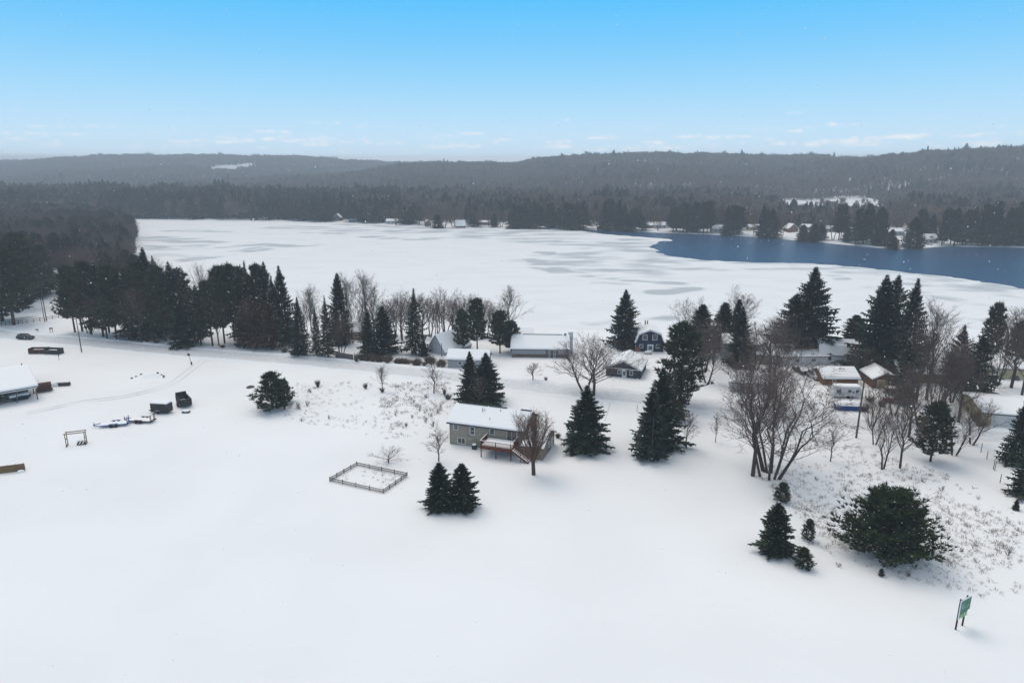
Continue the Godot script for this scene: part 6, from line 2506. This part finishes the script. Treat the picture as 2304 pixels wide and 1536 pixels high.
	tree("bare_c", "field_edge_shrub_tree", "low multi-stem leafless tree by the boundary posts", 2146, 1024, 915, 44)
	tree("bare_d", "verge_bare_tree", "leafless tree behind the forked one near the road", 1968, 1000, 880, 30)
	tree("spruce_a", "boundary_spruce", "spruce with short bare trunk by the boundary posts", 2286, 1045, 890, 30)
	tree("spruce_a", "boundary_spruce", "lower spruce beside the boundary posts nearest the field", 2310, 1115, 975, 34)
	tree("spruce_e", "field_spruce", "dense cone-shaped spruce standing before the weedy field", 1742, 1243, 1130, 36)
	tree("pine_young", "field_young_pine", "young pine just behind the cone-shaped spruce", 1758, 1128, 1086, 19)
	tree("pine_young", "field_young_pine", "knee-high pointed pine between spruce and big bushy pine", 1817, 1215, 1168, 15)
	tree("pine_young", "field_young_pine", "round bushy little pine at the field margin", 1808, 1277, 1233, 22)
	tree("pine_bush", "big_bushy_pine", "huge wide bushy pine standing in the weedy field", 1993, 1246, 1116, 100)
	tree("pine_young", "tiny_pine", "tiny pine seedling below the huge bushy pine", 1983, 1296, 1280, 7)
	tree("spruce_a", "tiny_spruce", "tiny spruce seedling at a boundary post", 2286, 1146, 1122, 7)
	# shrubs
	for q in [[700, 882, 1.6, 2.0, 3], [715, 870, 2.6, 2.2, 1], [822, 874, 2.0, 1.7, 1], [860, 882, 2.0, 1.6, 0], [742, 943, 1.8, 1.1, 3], [650, 918, 2.4, 2.0, 3], [676, 920, 2.6, 2.6, 3], [690, 912, 2.0, 1.8, 3], [1008, 898, 2.2, 2.2, 0], [1000, 888, 2.4, 1.6, 1], [1228, 855, 1.4, 1.2, 0], [640, 920, 3.0, 1.5, 1]]:
		shrub("leafless brown shrub in the rough strip along the road", q[0], q[1], q[2], q[3], q[4], "shrubs in the rough strip by the road")
	for q in [[930, 905, 1.4], [955, 895, 1.6], [945, 925, 1.5], [925, 940, 1.4], [968, 938, 1.6], [988, 930, 1.7], [905, 930, 1.2], [955, 950, 1.5], [975, 960, 2.0], [990, 915, 1.6], [892, 935, 1.3], [915, 960, 1.2]]:
		shrub("snow-dusted sumac shrub in the thicket beside the taupe house", q[0], q[1], q[2], q[2] * 0.9, 3, "sumac thicket beside the taupe house")
	rng.seed = 88
	for k in 26:
		var u := k / 25.0
		shrub("reddish brown shrub in the roadside hedge before the cottages", lerpf(800, 1000, u) + jit(4), lerpf(814, 826, u) + jit(4) - 4, rng.randf_range(1.8, 3.6), rng.randf_range(2.0, 3.2), 2, "roadside hedge before the cottages", "hedge_shrub")
	for q in [[535, 780], [500, 782], [640, 792], [660, 797], [330, 769], [350, 771], [432, 782], [300, 766]]:
		shrub("low brown bush at the foot of the roadside conifers", q[0], q[1], rng.randf_range(1.5, 2.4), rng.randf_range(2.0, 3.2), 2, "bushes at the foot of the conifers")
	for q in [[1255, 985, 1.7, 1.6], [1488, 838, 1.4, 2.2], [1505, 845, 1.6, 2.2]]:
		shrub("clipped brown shrub beside a house wall", q[0], q[1], q[2], q[3], 2, "clipped shrubs beside house walls")
	for q in [[1945, 925, 3.2, 3.0], [1985, 915, 2.6, 2.6], [1958, 905, 2.4, 2.4]]:
		shrub("dense brown thicket shrub beside the tarped boat", q[0], q[1], q[2], q[3], 2, "thicket beside the tarped boat")
	for q in [[2196, 948, 3.4, 3.0], [2206, 962, 2.6, 2.4], [2186, 930, 3.6, 3.0]]:
		shrub("tall brown shrub against the side of the big yellow garage", q[0], q[1], q[2], q[3], 2, "shrubs beside the yellow garage")
	for q in [[1840, 1080, 1.2], [2120, 1105, 1.5], [2200, 1150, 1.3], [2140, 1180, 1.2], [1905, 1105, 1.2], [2160, 1240, 1.2], [2040, 1295, 1.3], [2060, 1280, 1.2], [2140, 1265, 1.3], [2270, 1250, 1.4], [2200, 1265, 1.2], [1885, 1275, 1.1], [1960, 1070, 1.0], [2080, 1085, 1.2]]:
		shrub("sparse dead shrub in the weedy field", q[0], q[1], q[2], q[2], 3, "dead shrubs in the weedy field")
	make_far_shore_trees()

func make_far_shore_trees():
	rng.seed = 300
	var spots := []
	# stands of pines that can be told apart against the shore: [x0, x1, base row, top row, how many, kind mix]
	for s in [[1150, 1200, 514, 446, 5], [1205, 1260, 515, 450, 5], [1262, 1320, 517, 446, 6], [1360, 1392, 519, 444, 3], [1408, 1450, 520, 470, 4], [1510, 1545, 523, 452, 4], [1556, 1596, 525, 448, 4], [1636, 1668, 529, 455, 4], [1712, 1748, 536, 455, 4], [1884, 1900, 541, 450, 2], [1925, 1955, 550, 458, 4], [1962, 1990, 553, 470, 3], [2110, 2180, 553, 462, 6], [2185, 2250, 553, 455, 6], [2255, 2304, 553, 458, 5], [2060, 2100, 540, 470, 3], [780, 850, 500, 452, 4], [690, 745, 499, 448, 4], [905, 950, 506, 460, 3], [1060, 1075, 511, 466, 1]]:
		for k in s[4]:
			var x := lerpf(s[0], s[1], (k + 0.5) / s[4]) + jit(5)
			spots.append([["pine_a", "spruce_c", "spruce_b", "pine_c", "spruce_d"][rng.randi() % 5], x, s[2] - rng.randf_range(0, 4), s[3] + rng.randf_range(-3, 16), rng.randf_range(13, 19)])
	for q in spots:
		tree(q[0], "far_shore_conifer", {"pine": "broad-crowned pine", "spru": "narrow pointed spruce"}[q[0].left(4)] + " in the stands along the far shore", q[1], q[2], q[3], q[4], "conifer stands along the far shore")
	tree("spruce_e", "far_shore_spruce", "big dense spruce beside the dormered far cottage", 2055, 557, 486, 24)
	for q in [[1806, 543, 505, 15], [1830, 544, 500, 16], [1848, 540, 502, 13], [2005, 555, 515, 12], [1972, 553, 512, 10], [2010, 560, 532, 14], [1906, 545, 510, 12], [1160, 514, 490, 9], [985, 513, 480, 14], [1112, 510, 478, 10]]:
		tree("cedar", "far_shore_cedar", "rounded cedar on the lawns of the far shore", q[0], q[1], q[2], q[3], "cedars on the far shore lawns")
	for q in [[960, 509, 462, 18], [1000, 512, 470, 20], [1020, 511, 465, 18], [1075, 510, 470, 18], [1100, 509, 468, 16], [1128, 510, 472, 14], [890, 505, 466, 16], [1480, 519, 482, 12], [1695, 531, 470, 12], [1760, 533, 470, 14], [1875, 540, 470, 16], [1940, 545, 470, 14], [1345, 518, 470, 14], [2150, 552, 480, 18]]:
		tree("bare_d", "far_shore_bare_tree", "leafless tree on the lawns of the far shore", q[0], q[1], q[2], q[3], "leafless trees on the far shore")

func make_snowfall():
	# flakes in the air over the field and the lake
	rng.seed = 4040
	var mb := MB.new()
	for k in 6:
		var a := k * PI / 3.0
		mb.tri(Vector3(0, 0.3, 0), Vector3(cos(a), 0, sin(a)), Vector3(cos(a + 1), 0, sin(a + 1)))
		mb.tri(Vector3(0, -0.3, 0), Vector3(cos(a + 1), 0, sin(a + 1)), Vector3(cos(a), 0, sin(a)))
	var list := []
	for k in 60000:
		var d := 11.0 + 80.0 * pow(rng.randf(), 1.2)
		var x := rng.randf_range(-0.8, 0.8) * (d + 20)
		var y := rng.randf_range(2, 64)
		var s := rng.randf_range(0.008, 0.017)
		list.append([Transform3D(Basis(Vector3(jit(1), jit(1), jit(1)).normalized(), rng.randf() * TAU).scaled(Vector3.ONE * s), Vector3(x, y, -d)), Color(0.85, 0.86, 0.88)])
	flush_wood("falling_snow", mb.mesh(), list, M.far_wood, "snowflakes drifting through the air", "snowfall")

func make_yard_tracks():
	var tm := MB.new()
	for l in [[[470, 800], [430, 830], [380, 865], [290, 890], [180, 905], [60, 930]], [[1345, 905], [1330, 940], [1310, 960], [1280, 985]], [[1365, 905], [1352, 945], [1335, 975], [1300, 1000]], [[1700, 925], [1790, 880], [1830, 862]], [[1990, 955], [1995, 920], [1993, 885]]]:
		var line := PackedVector2Array()
		for q in l:
			var p := P(q[0], q[1])
			line.append(Vector2(p.x, -p.z))
		line = smooth_line(line, 5)
		for s in [-0.85, 0.85]:
			var o := PackedVector2Array()
			for i in line.size():
				var d := (line[mini(i + 1, line.size() - 1)] - line[maxi(i - 1, 0)]).normalized()
				o.append(line[i] + Vector2(d.y, -d.x) * s)
			var r := ribbon(o, 0.16, 0.03, 1.5)
			tm.v.append_array(r.v); tm.n.append_array(r.n); tm.c.append_array(r.c)
	solo("driveway_wheel_tracks", tm, M.packed_snow, "", "", "", "structure")

func _ready():
	make_light()
	make_materials()
	make_layout()
	make_ground()
	make_lake()
	make_road()
	make_yard_tracks()
	make_prototypes()
	make_main_house()
	make_houses()
	make_woods()
	make_yard()
	make_right_yard()
	make_fences()
	make_trees()
	make_weeds()
	make_snowfall()
